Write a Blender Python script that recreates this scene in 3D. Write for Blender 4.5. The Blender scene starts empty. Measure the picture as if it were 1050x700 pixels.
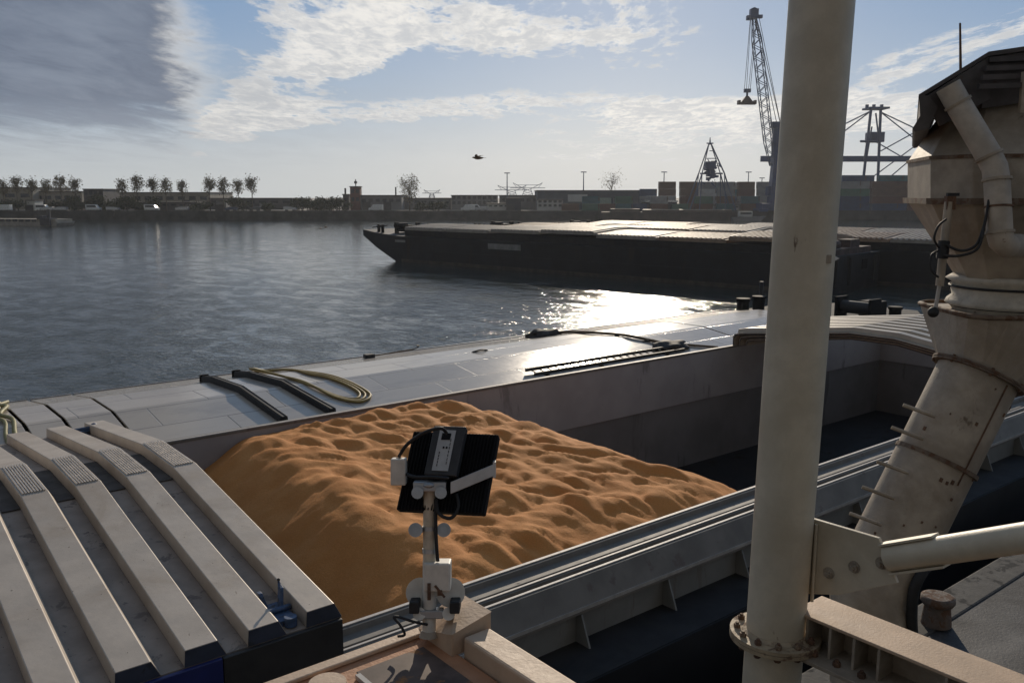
import bpy, bmesh, math, random
from math import radians as RD, sin, cos, tan, atan2, pi, hypot
from mathutils import Vector, Matrix, noise
random.seed(7)
sc = bpy.context.scene
# ------------------------------------------------------------------ camera
# world X runs along the moored barge (to its bow), Y across it towards the water, Z up; water is z = 0
H = 8.6
FOC = 900.0                         # focal length in pixels of a 1050 px wide picture
PITCH = RD(9.4623)
HEAD = RD(51.2046)
FW = Vector((cos(HEAD), sin(HEAD), 0)); RT = Vector((sin(HEAD), -cos(HEAD), 0))
cam = bpy.data.cameras.new('camera'); co = bpy.data.objects.new('camera', cam)
sc.collection.objects.link(co)
co.location = (0, 0, H); co.rotation_euler = (RD(90) - PITCH, 0, HEAD - RD(90))
cam.sensor_width = 36; cam.lens = FOC / 1050 * 36; cam.clip_start = 0.1; cam.clip_end = 8000
sc.camera = co
# ------------------------------------------------------------------ light
SUN_EL = RD(19.0); SUN_ANG = HEAD - RD(7.4)      # angle measured from +X
sd = Vector((cos(SUN_EL) * cos(SUN_ANG), cos(SUN_EL) * sin(SUN_ANG), sin(SUN_EL)))
sl = bpy.data.lights.new('sun', 'SUN'); so = bpy.data.objects.new('sun', sl); sc.collection.objects.link(so)
sl.energy = 3.3; sl.angle = RD(0.5); sl.color = (1.0, 0.86, 0.68)
so.rotation_euler = sd.to_track_quat('Z', 'Y').to_euler(); so.location = (0, 0, 60)
vs = sc.view_settings
vs.view_transform = 'Standard'; vs.look = 'None'; vs.exposure = 0.0; vs.gamma = 1.0; vs.use_curve_mapping = False
sc.render.engine = 'CYCLES'
sc.cycles.max_bounces = 6; sc.cycles.volume_bounces = 0; sc.cycles.use_denoising = True
sc.cycles.sample_clamp_indirect = 6.0
sc.cycles.caustics_reflective = False; sc.cycles.caustics_refractive = False


class NT:
    """short hand for node trees"""
    def __init__(s, tree): s.t = tree; s.n = tree.nodes; s.l = tree.links
    def node(s, kind, **kw):
        n = s.n.new(kind)
        for k, v in kw.items(): setattr(n, k, v)
        return n
    def put(s, sock, v):
        if isinstance(v, bpy.types.NodeSocket): s.l.new(v, sock)
        else: sock.default_value = v
    def m(s, op, a, b=0.0, c=0.0, clamp=False):
        n = s.node('ShaderNodeMath', operation=op, use_clamp=clamp)
        s.put(n.inputs[0], a); s.put(n.inputs[1], b); s.put(n.inputs[2], c)
        return n.outputs[0]
    def add(s, a, b): return s.m('ADD', a, b)
    def sub(s, a, b): return s.m('SUBTRACT', a, b)
    def mul(s, a, b): return s.m('MULTIPLY', a, b)
    def div(s, a, b): return s.m('DIVIDE', a, b)
    def ss(s, x, lo, hi):
        n = s.node('ShaderNodeMapRange', interpolation_type='SMOOTHSTEP')
        s.put(n.inputs[0], x); s.put(n.inputs[1], lo); s.put(n.inputs[2], hi)
        return n.outputs[0]
    def mix(s, f, a, b):
        n = s.node('ShaderNodeMix', data_type='RGBA')
        s.put(n.inputs[0], f)
        for q, v in ((6, a), (7, b)):
            if isinstance(v, tuple) and len(v) == 3: v = (*v, 1)
            s.put(n.inputs[q], v)
        return n.outputs[2]
    def noise(s, vec, scale, detail=4, rough=.55, dist=0.0, lac=2.0):
        n = s.node('ShaderNodeTexNoise'); s.put(n.inputs['Vector'], vec)
        s.put(n.inputs['Scale'], scale); s.put(n.inputs['Detail'], detail); s.put(n.inputs['Roughness'], rough)
        s.put(n.inputs['Distortion'], dist); s.put(n.inputs['Lacunarity'], lac)
        return n.outputs[0]
    def vec(s, x, y, z):
        n = s.node('ShaderNodeCombineXYZ'); s.put(n.inputs[0], x); s.put(n.inputs[1], y); s.put(n.inputs[2], z)
        return n.outputs[0]
    def sep(s, v):
        n = s.node('ShaderNodeSeparateXYZ'); s.l.new(v, n.inputs[0]); return n.outputs
    def dot(s, v, c):
        n = s.node('ShaderNodeVectorMath', operation='DOT_PRODUCT'); s.l.new(v, n.inputs[0]); n.inputs[1].default_value = c
        return n.outputs['Value']


# ------------------------------------------------------------------ sky (physical sky with broken cloud layers)
world = bpy.data.worlds.new('World'); sc.world = world; world.use_nodes = True
w = NT(world.node_tree); w.n.clear()
wo = w.node('ShaderNodeOutputWorld'); bg = w.node('ShaderNodeBackground'); w.l.new(bg.outputs[0], wo.inputs[0])
bg.inputs[1].default_value = 0.10
sky = w.node('ShaderNodeTexSky', sky_type='NISHITA', sun_disc=False)
sky.sun_elevation = SUN_EL; sky.sun_rotation = RD(90) - SUN_ANG
sky.altitude = 0; sky.air_density = 1.0; sky.dust_density = 1.3; sky.ozone_density = 1.6
dirn = w.node('ShaderNodeTexCoord').outputs['Generated']
dx = w.dot(dirn, RT); dy = w.dot(dirn, FW); dz = w.dot(dirn, (0, 0, 1))
az = w.m('ARCTAN2', dx, dy)
el = w.m('ARCTAN2', dz, w.m('SQRT', w.add(w.mul(dx, dx), w.mul(dy, dy))))
elp = w.add(w.m('MAXIMUM', el, 0.0), 0.075)
pu = w.div(az, elp); pv = w.div(1.0, elp)
big = w.noise(w.vec(w.mul(az, 3.0), w.mul(el, 9.0), 1.7), 1.6, 5, .6)
fin = w.noise(w.vec(w.mul(pu, 2.3), w.mul(pv, 1.25), 3.1), 1.25, 9, .64, .35)
fin2 = w.noise(w.vec(w.mul(pu, 8.0), w.mul(pv, 4.6), 8.1), 1.5, 7, .62, .4)
wob = w.sub(fin, .5)


def AZ(px): return math.atan((px - 525) / 912)
def EL(py): return math.atan((350 - py) / FOC) - PITCH
def band(x0, y0, x1, y1, half, xa, xb, soft=.05):
    """soft streak between two sky directions given as picture positions"""
    a0, e0, a1, e1 = AZ(x0), EL(y0), AZ(x1), EL(y1)
    k = (e1 - e0) / (a1 - a0)
    line = w.add(w.mul(w.sub(az, a0), k), e0)
    dd = w.m('ABSOLUTE', w.sub(w.add(el, w.mul(wob, .03)), line))
    f = w.sub(1.0, w.ss(dd, half * .25, half))
    return w.mul(f, w.mul(w.ss(az, AZ(xa) - soft, AZ(xa) + soft), w.sub(1.0, w.ss(az, AZ(xb) - soft, AZ(xb) + soft))))


white = w.add(band(215, 135, 420, 20, .060, 200, 420), band(250, 12, 720, 14, .085, 255, 705, .07))
white = w.add(white, band(215, 128, 560, 102, .022, 210, 545))
white = w.add(white, w.mul(band(480, 152, 1000, 118, .040, 520, 1300, .16), .95))
white = w.add(white, band(860, 92, 1050, 42, .030, 860, 1400, .06))
white = w.add(white, band(690, 112, 800, 118, .028, 560, 900, .1))
# everywhere outside the frame: ordinary broken cloud
out_f = w.m('MAXIMUM', w.ss(w.m('ABSOLUTE', az), .62, .95), w.ss(el, .24, .40))
white = w.add(white, w.mul(out_f, .15))
dens = w.ss(w.add(w.mul(white, .50), w.mul(w.add(wob, w.mul(w.sub(fin2, .5), .45)), 1.7)), .33, .56)
# the big grey bank on the left, with its bright rim
edge = w.add(AZ(222), w.add(w.mul(w.sub(big, .5), .16), w.add(w.mul(wob, .05), w.mul(w.sub(fin2, .5), .05))))
bank_x = w.sub(edge, az)
bank = w.mul(w.ss(bank_x, -.022, .05), w.ss(w.add(el, w.mul(wob, .10)), EL(160), EL(112)))
bank = w.mul(bank, w.ss(az, -1.5, -1.2))
rim = w.sub(1.0, w.ss(w.add(bank_x, w.mul(wob, .07)), .0, .055))
veil = w.sub(1.0, w.ss(el, 0.0, .11))
glow = w.m('POWER', w.m('MAXIMUM', w.dot(dirn, sd), 0.0), 22.0)
skyc = sky.outputs[0]
away = w.ss(w.dot(dirn, sd), -.75, .80)
skyc = w.mix(.93, skyc, w.mix(w.ss(el, .0, .22), (3.8, 4.8, 5.9), (1.6, 2.85, 4.8)))
skyc = w.mix(w.mul(w.sub(1.0, away), .8), skyc, (4.4, 4.2, 3.9))
lowb = w.mul(w.sub(1.0, w.ss(el, .10, .75)), .36)
dim = w.m('MINIMUM', w.add(w.add(.22, lowb), w.mul(away, .78)), 1.0)
base = w.mix(w.mul(veil, .78), skyc, w.mix(glow, (5.3, 5.5, 5.4), (7.4, 7.1, 6.4)))
cloudw = w.mix(glow, (8.6, 8.3, 7.8), (10.4, 9.9, 9.0))
cloudw = w.mix(w.mul(w.ss(w.add(w.mul(fin2, .6), w.mul(fin, .4)), .40, .60), .7), cloudw, (4.9, 5.1, 5.4))
c1 = w.mix(w.mul(dens, .88), base, cloudw)
darkc = w.mix(w.ss(fin, .3, .72), (1.15, 1.42, 2.0), (2.0, 2.35, 3.0))
darkc = w.mix(w.mul(rim, .95), darkc, (7.6, 7.3, 6.8))
c2 = w.mix(w.mul(bank, .93), c1, darkc)
# grey layer under the bank on the left
lay = w.mul(w.sub(1.0, w.ss(az, AZ(60), AZ(620))), w.mul(w.ss(el, .004, .06), w.sub(1.0, w.ss(el, .10, .17))))
c2 = w.mix(w.mul(w.mul(lay, w.sub(1.0, bank)), w.mul(w.ss(fin, .2, .75), .5)), c2, (3.2, 3.5, 3.9))
vm = w.node('ShaderNodeVectorMath', operation='SCALE'); w.l.new(c2, vm.inputs[0]); w.l.new(dim, vm.inputs['Scale'])
w.l.new(vm.outputs[0], bg.inputs[0])

# ------------------------------------------------------------------ materials
MATS = {}
def mat(name, col, rough=.6, metal=0.0, var=.18, vscale=3.0, bump=.0, bscale=30.0, stain=None, stain_at=.62, stain_w=.06,
        stain_scale=2.0, streak=False, spec=.5, specks=None, dust=None, dust_at=.55):
    if name in MATS: return MATS[name]
    m = bpy.data.materials.new(name); m.use_nodes = True
    t = NT(m.node_tree); p = t.n['Principled BSDF']
    tc = t.node('ShaderNodeTexCoord').outputs['Object']
    sv = tc
    if streak:
        mp = t.node('ShaderNodeMapping'); t.l.new(tc, mp.inputs[0]); mp.inputs['Scale'].default_value = (1, 1, .22); sv = mp.outputs[0]
    n1 = t.noise(tc, vscale, 6, .6)
    lo = tuple(c * (1 - var) for c in col); hi = tuple(min(1, c * (1 + var)) for c in col)
    c = t.mix(t.ss(n1, .3, .7), lo, hi)
    if dust:
        n3 = t.noise(tc, vscale * .35, 7, .65, .4)
        c = t.mix(t.ss(n3, dust_at - .12, dust_at + .12), c, dust)
    r = t.add(rough - .08, t.mul(t.noise(tc, vscale * 2.3, 3), .16))
    if stain:
        n2 = t.noise(sv, stain_scale, 8, .68, .3)
        f = t.ss(n2, stain_at, stain_at + stain_w)
        c = t.mix(t.mul(f, .85), c, stain); r = t.add(r, t.mul(f, .2))
    if specks:
        n4 = t.noise(tc, 26.0, 2, .5)
        c = t.mix(t.ss(n4, .735, .76), c, specks)
    t.l.new(c, p.inputs['Base Color']); t.l.new(r, p.inputs['Roughness'])
    p.inputs['Metallic'].default_value = metal; p.inputs['Specular IOR Level'].default_value = spec
    if bump:
        b = t.node('ShaderNodeBump'); b.inputs['Strength'].default_value = bump; b.inputs['Distance'].default_value = .02
        t.l.new(t.noise(tc, bscale, 5, .6), b.inputs['Height']); t.l.new(b.outputs[0], p.inputs['Normal'])
    MATS[name] = m
    return m


RUST = (.11, .055, .03)
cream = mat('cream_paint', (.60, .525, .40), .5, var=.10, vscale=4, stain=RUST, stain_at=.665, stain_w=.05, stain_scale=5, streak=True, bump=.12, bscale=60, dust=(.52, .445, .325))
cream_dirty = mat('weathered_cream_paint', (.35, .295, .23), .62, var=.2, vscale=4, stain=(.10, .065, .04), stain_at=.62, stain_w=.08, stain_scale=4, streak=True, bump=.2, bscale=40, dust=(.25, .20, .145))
rusty = mat('rusted_steel', (.12, .065, .038), .85, var=.4, vscale=12, stain=(.06, .03, .02), bump=.4, bscale=70)
platform_m = mat('rusty_deck_plate', (.42, .20, .10), .7, var=.22, vscale=2.6, stain=(.10, .055, .035), stain_at=.57, stain_scale=2.2, bump=.3, bscale=30, dust=(.46, .29, .19))
beam_m = mat('pinkish_cream_paint', (.52, .37, .25), .6, var=.12, vscale=5, stain=(.2, .1, .05), stain_at=.68, stain_scale=6, bump=.15, bscale=50)
galv = mat('galvanised_steel', (.42, .43, .44), .42, .75, var=.15, vscale=8, stain=(.2, .17, .14), stain_at=.68, stain_scale=6)
coam_m = mat('grey_coaming_paint', (.165, .152, .135), .66, .0, spec=.3, var=.16, vscale=2.2, stain=(.13, .11, .10), stain_at=.6, stain_scale=2.5, bump=.08, bscale=12)
coam_edge = mat('worn_bright_steel', (.38, .36, .34), .6, .0, var=.15, vscale=9)
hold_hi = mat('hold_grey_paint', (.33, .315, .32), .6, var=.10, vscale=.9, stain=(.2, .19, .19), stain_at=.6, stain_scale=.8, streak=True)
hold_shadow = mat('hold_shadow_tone', (.17, .165, .167), .7, var=.15, vscale=.8, stain=(.13, .125, .125), stain_at=.6, stain_scale=1.2, streak=True)  # shadow low in the hold, put into the wall colour as a darker tone
hull_m = mat('black_hull_paint', (.011, .0115, .014), .6, spec=.3, var=.4, vscale=.5, stain=(.035, .026, .022), stain_at=.6, stain_scale=.6, streak=True)
deck_dark = mat('dark_deck_paint', (.018, .018, .020), .8, var=.35, vscale=2, dust=(.03, .028, .026), spec=.25)
hatch_m = mat('hatch_pale_paint', (.46, .395, .325), .48, .1, var=.09, vscale=2.5, stain=(.20, .165, .135), stain_at=.66, stain_w=.05, stain_scale=3.2, specks=(.06, .045, .035), bump=.5, bscale=1.6, dust=(.37, .30, .23), dust_at=.60)
bay_m = mat('hatch_recess_paint', (.29, .24, .20), .65, .0, spec=.3, var=.16, vscale=3, stain=(.16, .135, .12), stain_at=.57, stain_scale=4, specks=(.05, .04, .035))
crown_bay_m = mat('dark_crown_bay', (.085, .078, .072), .85, var=.25, vscale=5, spec=.2)
tread_m = mat('tread_strip_alloy', (.55, .50, .44), .36, .55, var=.15, vscale=8)
endblue = mat('navy_blue_paint', (.035, .042, .065), .5, var=.25, vscale=4, stain=(.03, .03, .035))
skirt_m = mat('black_brown_paint', (.025, .022, .021), .6, var=.3, vscale=3)
deepblue = mat('deep_blue_paint', (.012, .02, .12), .45, var=.2, vscale=3)
latch_m = mat('blue_latch_paint', (.04, .075, .15), .5, var=.3, vscale=20, stain=(.03, .03, .03), stain_at=.55, stain_scale=14)
rubber = mat('black_rubber', (.012, .012, .013), .65, var=.3, vscale=10)
blackm = mat('black_housing', (.007, .007, .008), .75, var=.2, vscale=14, spec=.2)
hose_m = mat('yellow_brown_hose', (.27, .19, .055), .6, var=.2, vscale=4)
hose_g = mat('olive_hose', (.21, .19, .07), .6, var=.2, vscale=4)
white_m = mat('white_enamel', (.58, .55, .49), .5, var=.12, vscale=12, stain=(.25, .15, .08), stain_at=.66, stain_scale=18)
plate_m = mat('grey_label_plate', (.42, .42, .41), .5, var=.08, vscale=20)
canvas_m = mat('dirty_canvas', (.50, .45, .37), .8, var=.15, vscale=9, stain=(.16, .12, .08), stain_at=.6, stain_scale=8, bump=.3, bscale=25)
roof_m = mat('dark_canopy_sheet', (.07, .06, .058), .6, var=.3, vscale=4, stain=(.09, .06, .045), stain_at=.6, stain_scale=5)
yellow_m = mat('yellow_paint', (.55, .42, .06), .5)
redm = mat('red_brown_cover_paint', (.27, .19, .13), .55, .0, spec=.3, var=.2, vscale=1.2)
greyc = mat('grey_cover_paint', (.30, .265, .225), .55, .0, spec=.3, var=.16, vscale=1.2)
brickm = mat('dark_red_brick', (.14, .06, .045), .9, var=.2, vscale=.6)
glassm = mat('dark_window_glass', (.03, .035, .045), .15, var=.1, vscale=1)
trunk_m = mat('bark', (.07, .055, .04), .9, var=.3, vscale=6)
feather = mat('brown_feathers', (.20, .145, .105), .8, var=.3, vscale=30)
featherw = mat('pale_feathers', (.55, .53, .50), .8, var=.2, vscale=20)
cable_m = mat('wire_rope', (.03, .03, .033), .6)
craneb = mat('dark_blue_crane_paint', (.025, .055, .15), .5, var=.2, vscale=.3)
craneg = mat('grey_blue_crane_paint', (.07, .10, .18), .55, var=.2, vscale=.3)
far_white = mat('off_white_cladding', (.50, .50, .48), .7, var=.1, vscale=.3)
far_grey = mat('grey_cladding', (.20, .20, .20), .8, var=.15, vscale=.2)
far_dark = mat('dark_cladding', (.065, .065, .07), .8, var=.2, vscale=.2)
far_tan = mat('tan_cladding', (.27, .24, .19), .8, var=.15, vscale=.2)
far_roof = mat('bitumen_roof', (.07, .065, .065), .85, var=.2, vscale=.3)
silver_roof = mat('bright_metal_roof', (.65, .64, .62), .28, .7, var=.1, vscale=1)
tarp_m = mat('dark_tarpaulin', (.03, .026, .024), .75, var=.35, vscale=12, bump=.5, bscale=14)
rope_m = mat('brown_rope', (.12, .085, .055), .9, var=.25, vscale=20)


def leaf_mat(name, a, b):
    m = bpy.data.materials.new(name); m.use_nodes = True
    t = NT(m.node_tree); p = t.n['Principled BSDF']
    tc = t.node('ShaderNodeTexCoord').outputs['Object']
    t.l.new(t.mix(t.ss(t.noise(tc, 1.1, 4), .35, .65), a, b), p.inputs['Base Color'])
    p.inputs['Roughness'].default_value = .8; p.inputs['Specular IOR Level'].default_value = .2
    return m


leaf1 = leaf_mat('thin_olive_leaves', (.13, .105, .055), (.18, .15, .08))
leaf2 = leaf_mat('dark_green_leaves', (.03, .042, .018), (.055, .065, .028))
grassm = mat('bank_grass', (.075, .085, .035), .9, var=.3, vscale=.15)


def water_mat():
    m = bpy.data.materials.new('harbour_water'); m.use_nodes = True
    t = NT(m.node_tree); p = t.n['Principled BSDF']
    p.inputs['Base Color'].default_value = (.026, .038, .038, 1); p.inputs['Roughness'].default_value = .09
    p.inputs['IOR'].default_value = 1.333
    g = t.node('ShaderNodeNewGeometry').outputs['Position']
    mp = t.node('ShaderNodeMapping'); t.l.new(g, mp.inputs[0]); mp.inputs['Rotation'].default_value = (0, 0, RD(25)); mp.inputs['Scale'].default_value = (1, .62, 1)
    v = mp.outputs[0]
    h = t.add(t.mul(t.noise(v, .22, 3, .5, .4), .45), t.add(t.mul(t.noise(v, .9, 4, .6, .6), .36), t.mul(t.noise(v, 2.6, 4, .62, .3), .46)))
    patch = t.ss(t.noise(g, .012, 4, .55), .35, .65)
    b = t.node('ShaderNodeBump'); b.inputs['Distance'].default_value = .34
    shel = t.sub(1.0, t.mul(t.ss(t.dot(g, FW), 30.0, 110.0), .70))      # ruffled near the barges, calmer out in the basin
    mg = t.node('ShaderNodeMapping'); t.l.new(g, mg.inputs[0]); mg.inputs['Rotation'].default_value = (0, 0, -HEAD + RD(90)); mg.inputs['Scale'].default_value = (.55, .30, 1)
    grp = t.ss(t.noise(mg.outputs[0], .85, 5, .7, .6), .36, .64)      # groups of steeper and flatter ripples
    t.l.new(t.mul(shel, t.add(.18, t.add(t.mul(patch, .25), t.mul(grp, .75)))), b.inputs['Strength']); t.l.new(h, b.inputs['Height']); t.l.new(b.outputs[0], p.inputs['Normal'])
    return m


def grain_mat():
    m = bpy.data.materials.new('orange_grain'); m.use_nodes = True
    t = NT(m.node_tree); p = t.n['Principled BSDF']
    tc = t.node('ShaderNodeTexCoord').outputs['Object']
    n = t.noise(tc, 1.4, 6, .6); f = t.noise(tc, 70, 2, .6)
    c = t.mix(t.ss(n, .3, .7), (.57, .228, .064), (.64, .285, .092))
    c = t.mix(t.mul(t.ss(f, .35, .65), .5), c, (.40, .165, .045))
    t.l.new(c, p.inputs['Base Color']); p.inputs['Roughness'].default_value = .85; p.inputs['Specular IOR Level'].default_value = .15
    b = t.node('ShaderNodeBump'); b.inputs['Strength'].default_value = .45; b.inputs['Distance'].default_value = .02
    t.l.new(t.add(t.mul(f, .6), t.noise(tc, 22, 4, .6)), b.inputs['Height']); t.l.new(b.outputs[0], p.inputs['Normal'])
    return m


def sheet_mat():
    """plated steel hatch sheeting with faint seams"""
    m = bpy.data.materials.new('pale_plate_sheeting'); m.use_nodes = True
    t = NT(m.node_tree); p = t.n['Principled BSDF']
    g = t.node('ShaderNodeNewGeometry').outputs['Position']
    br = t.node('ShaderNodeTexBrick'); t.l.new(g, br.inputs['Vector'])
    br.inputs['Scale'].default_value = 1.0; br.inputs['Brick Width'].default_value = 2.9; br.inputs['Row Height'].default_value = 1.15
    br.inputs['Mortar Size'].default_value = .018; br.inputs['Mortar Smooth'].default_value = .6
    br.inputs['Color1'].default_value = (.50, .44, .37, 1); br.inputs['Color2'].default_value = (.43, .38, .32, 1); br.inputs['Mortar'].default_value = (.20, .18, .16, 1)
    mp = t.node('ShaderNodeMapping'); t.l.new(g, mp.inputs[0]); mp.inputs['Scale'].default_value = (.5, 1.6, 1)
    n = t.noise(mp.outputs[0], .8, 7, .65, .4)
    c = t.mix(t.mul(t.ss(n, .45, .75), .55), br.outputs[0], (.21, .195, .19))
    n2 = t.noise(g, 1.6, 6, .6)
    c = t.mix(t.mul(t.ss(n2, .5, .75), .35), c, (.48, .42, .35))
    t.l.new(c, p.inputs['Base Color']); p.inputs['Specular IOR Level'].default_value = .32
    t.l.new(t.add(.11, t.mul(n, .12)), p.inputs['Roughness'])
    b = t.node('ShaderNodeBump'); b.inputs['Strength'].default_value = .3; b.inputs['Distance'].default_value = .03
    t.l.new(t.add(t.mul(br.outputs[1], -1.2), t.mul(t.noise(g, 1.3, 3, .5), .7)), b.inputs['Height']); t.l.new(b.outputs[0], p.inputs['Normal'])
    return m


def quay_mat():
    m = bpy.data.materials.new('worn_quay_asphalt'); m.use_nodes = True
    t = NT(m.node_tree); p = t.n['Principled BSDF']
    g = t.node('ShaderNodeNewGeometry').outputs['Position']
    n = t.noise(g, .55, 8, .66, .5); n2 = t.noise(g, 9, 5, .6)
    c = t.mix(t.ss(n2, .3, .7), (.015, .015, .016), (.026, .025, .025))
    c = t.mix(t.mul(t.ss(n, .50, .66), .8), c, (.105, .098, .09))
    t.l.new(c, p.inputs['Base Color']); t.l.new(t.sub(.85, t.mul(t.ss(n, .3, .55), .2)), p.inputs['Roughness'])
    b = t.node('ShaderNodeBump'); b.inputs['Strength'].default_value = .4; b.inputs['Distance'].default_value = .015
    t.l.new(t.noise(g, 25, 5, .65), b.inputs['Height']); t.l.new(b.outputs[0], p.inputs['Normal'])
    return m


water_m = water_mat(); grain_m = grain_mat(); sheet_m = sheet_mat(); quay_m = quay_mat()

# ------------------------------------------------------------------ building helpers
ORG = {}


class MB:
    def __init__(s): s.v = []; s.f = []; s.sm = []
    def face(s, idx, sm=False): s.f.append(idx); s.sm.append(sm)
    def box(s, x0, x1, y0, y1, z0, z1):
        return s.obox(Vector(((x0 + x1) / 2, (y0 + y1) / 2, (z0 + z1) / 2)), Vector(((x1 - x0) / 2, 0, 0)), Vector((0, (y1 - y0) / 2, 0)), Vector((0, 0, (z1 - z0) / 2)))
    def obox(s, c, a, b, d):
        c = Vector(c); n = len(s.v)
        for k in (-1, 1):
            for i, j in ((-1, -1), (1, -1), (1, 1), (-1, 1)): s.v.append(c + a * i + b * j + d * k)
        for q in ((0, 3, 2, 1), (4, 5, 6, 7), (0, 1, 5, 4), (1, 2, 6, 5), (2, 3, 7, 6), (3, 0, 4, 7)): s.face([n + i for i in q])
        return s
    def prism(s, pts, vec):
        n = len(s.v); k = len(pts); vec = Vector(vec)
        s.v += [Vector(p) for p in pts] + [Vector(p) + vec for p in pts]
        s.face([n + i for i in range(k)][::-1]); s.face([n + k + i for i in range(k)])
        for i in range(k): j = (i + 1) % k; s.face([n + i, n + j, n + k + j, n + k + i])
        return s
    def extr(s, prof, u0, u1):                     # (y, z) outline extruded along X
        return s.prism([(u0, y, z) for y, z in prof], (u1 - u0, 0, 0))
    def tube(s, path, r, seg=10, caps=True, sm=True):
        path = [Vector(p) for p in path]; N = len(path)
        rs = r if isinstance(r, (list, tuple)) else [r] * N
        t0 = (path[1] - path[0]).normalized()
        up = Vector((0, 0, 1)) if abs(t0.z) < .9 else Vector((1, 0, 0))
        nrm = (up - t0 * up.dot(t0)).normalized(); rings = []
        for i, p in enumerate(path):
            t = ((path[min(i + 1, N - 1)] - p).normalized() + (p - path[max(i - 1, 0)]).normalized())
            t = t.normalized() if t.length > 1e-6 else t0
            nrm = (nrm - t * nrm.dot(t)).normalized(); bn = t.cross(nrm)
            n = len(s.v); rings.append(n)
            for k in range(seg):
                a = 2 * pi * k / seg
                s.v.append(p + (nrm * cos(a) + bn * sin(a)) * rs[i])
        for i in range(N - 1):
            for k in range(seg):
                j = (k + 1) % seg
                s.face([rings[i] + k, rings[i] + j, rings[i + 1] + j, rings[i + 1] + k], sm and seg > 4)
        if caps:
            for q in (0, N - 1):
                n = len(s.v); s.v += [s.v[rings[q] + k].copy() for k in range(seg)]
                s.face([n + k for k in range(seg)])
        return s
    def bar(s, a, b, wd):                           # slender square member
        return s.tube([a, b], wd * .7071, 4, True, False)
    def loft(s, secs, sm=False, caps=True):
        k = len(secs[0]); n = len(s.v)
        for q in secs: s.v += [Vector(p) for p in q]
        for i in range(len(secs) - 1):
            for a in range(k):
                b = (a + 1) % k
                s.face([n + i * k + a, n + i * k + b, n + (i + 1) * k + b, n + (i + 1) * k + a], sm)
        if caps:
            for q in (secs[0], secs[-1]):
                m_ = len(s.v); s.v += [Vector(p) for p in q]; s.face([m_ + a for a in range(k)])
        return s
    def ball(s, c, rx, ry, rz, seg=12, rings=8):
        c = Vector(c); n = len(s.v)
        s.v.append(c + Vector((0, 0, -rz)))
        for i in range(1, rings):
            a = -pi / 2 + pi * i / rings
            for k in range(seg):
                b = 2 * pi * k / seg; s.v.append(c + Vector((rx * cos(a) * cos(b), ry * cos(a) * sin(b), rz * sin(a))))
        s.v.append(c + Vector((0, 0, rz))); top = len(s.v) - 1
        for k in range(seg):
            j = (k + 1) % seg
            s.face([n, n + 1 + j, n + 1 + k], True); s.face([top, top - seg + k, top - seg + j], True)
            for i in range(rings - 2):
                q = n + 1 + i * seg; s.face([q + k, q + j, q + seg + j, q + seg + k], True)
        return s


def tag(o, label=None, cat=None, group=None, kind=None):
    if label: o['label'] = label
    if cat: o['category'] = cat
    if group: o['group'] = group
    if kind: o['kind'] = kind
    return o


def link(o): sc.collection.objects.link(o)
def thing(name, label, cat, loc, group=None, rotz=0.0, local=False):
    o = bpy.data.objects.new(name, None); link(o); o.location = loc; o.rotation_euler = (0, 0, rotz); o.empty_display_size = .3
    ORG[o] = Vector((0, 0, 0)) if local else Vector(loc)
    return tag(o, label, cat, group)


def obj(name, mb, m, parent=None, bevel=0.0, origin=None, normals=True):
    me = bpy.data.meshes.new(name)
    org = ORG[parent] if parent is not None else Vector(origin if origin is not None else (0, 0, 0))
    me.from_pydata([tuple(Vector(v) - org) for v in mb.v], [], mb.f)
    me.polygons.foreach_set('use_smooth', mb.sm)
    if normals:
        b = bmesh.new(); b.from_mesh(me); bmesh.ops.recalc_face_normals(b, faces=b.faces); b.to_mesh(me); b.free()
    me.materials.append(m); me.update()
    o = bpy.data.objects.new(name, me); link(o)
    if parent is not None: o.parent = parent
    else: o.location = org
    ORG[o] = org
    if bevel:
        md = o.modifiers.new('bevel', 'BEVEL'); md.width = bevel; md.segments = 2; md.limit_method = 'ANGLE'; md.angle_limit = RD(35)
    return o


CHILD = {}
def copy_thing(o, loc, rotz=None, label=None, group=None, scale=None):
    c = o.copy(); link(c); c.location = loc
    if rotz is not None: c.rotation_euler = (0, 0, rotz)
    if scale is not None: c.scale = scale
    if label: c['label'] = label
    if group: c['group'] = group
    for ch in list(o.children):
        d = ch.copy(); link(d); d.parent = c
        for g in list(ch.children): e = g.copy(); link(e); e.parent = d
    return c


def K(px, py, d):
    """world point on the sight line through a picture position at a distance d in front of the lens"""
    x = (px - 525) / FOC; y = -(py - 350) / FOC
    f = d * (cos(PITCH) + y * sin(PITCH)); up = d * (-sin(PITCH) + y * cos(PITCH))
    return FW * f + RT * (x * d) + Vector((0, 0, H + up))
def far(px, D, py=None, z=0.0):
    """world point at horizontal distance D"""
    if py is not None:
        y = (350 - py) / FOC; d = D / (cos(PITCH) + y * sin(PITCH)); return K(px, py, d)
    d = D * cos(PITCH) - (z - H) * sin(PITCH)
    return FW * D + RT * ((px - 525) / FOC * d) + Vector((0, 0, z))
def G(r, f, z): return FW * f + RT * r + Vector((0, 0, z))
ROT_R = atan2(RT.y, RT.x)                              # heading of "picture right" in the world
ORD = ['first', 'second', 'third', 'fourth', 'fifth', 'sixth', 'seventh', 'eighth', 'ninth', 'tenth', 'eleventh', 'twelfth', 'thirteenth',
       'fourteenth', 'fifteenth', 'sixteenth', 'seventeenth', 'eighteenth', 'nineteenth', 'twentieth', 'twenty-first', 'twenty-second', 'twenty-third', 'twenty-fourth', 'twenty-fifth']

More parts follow.
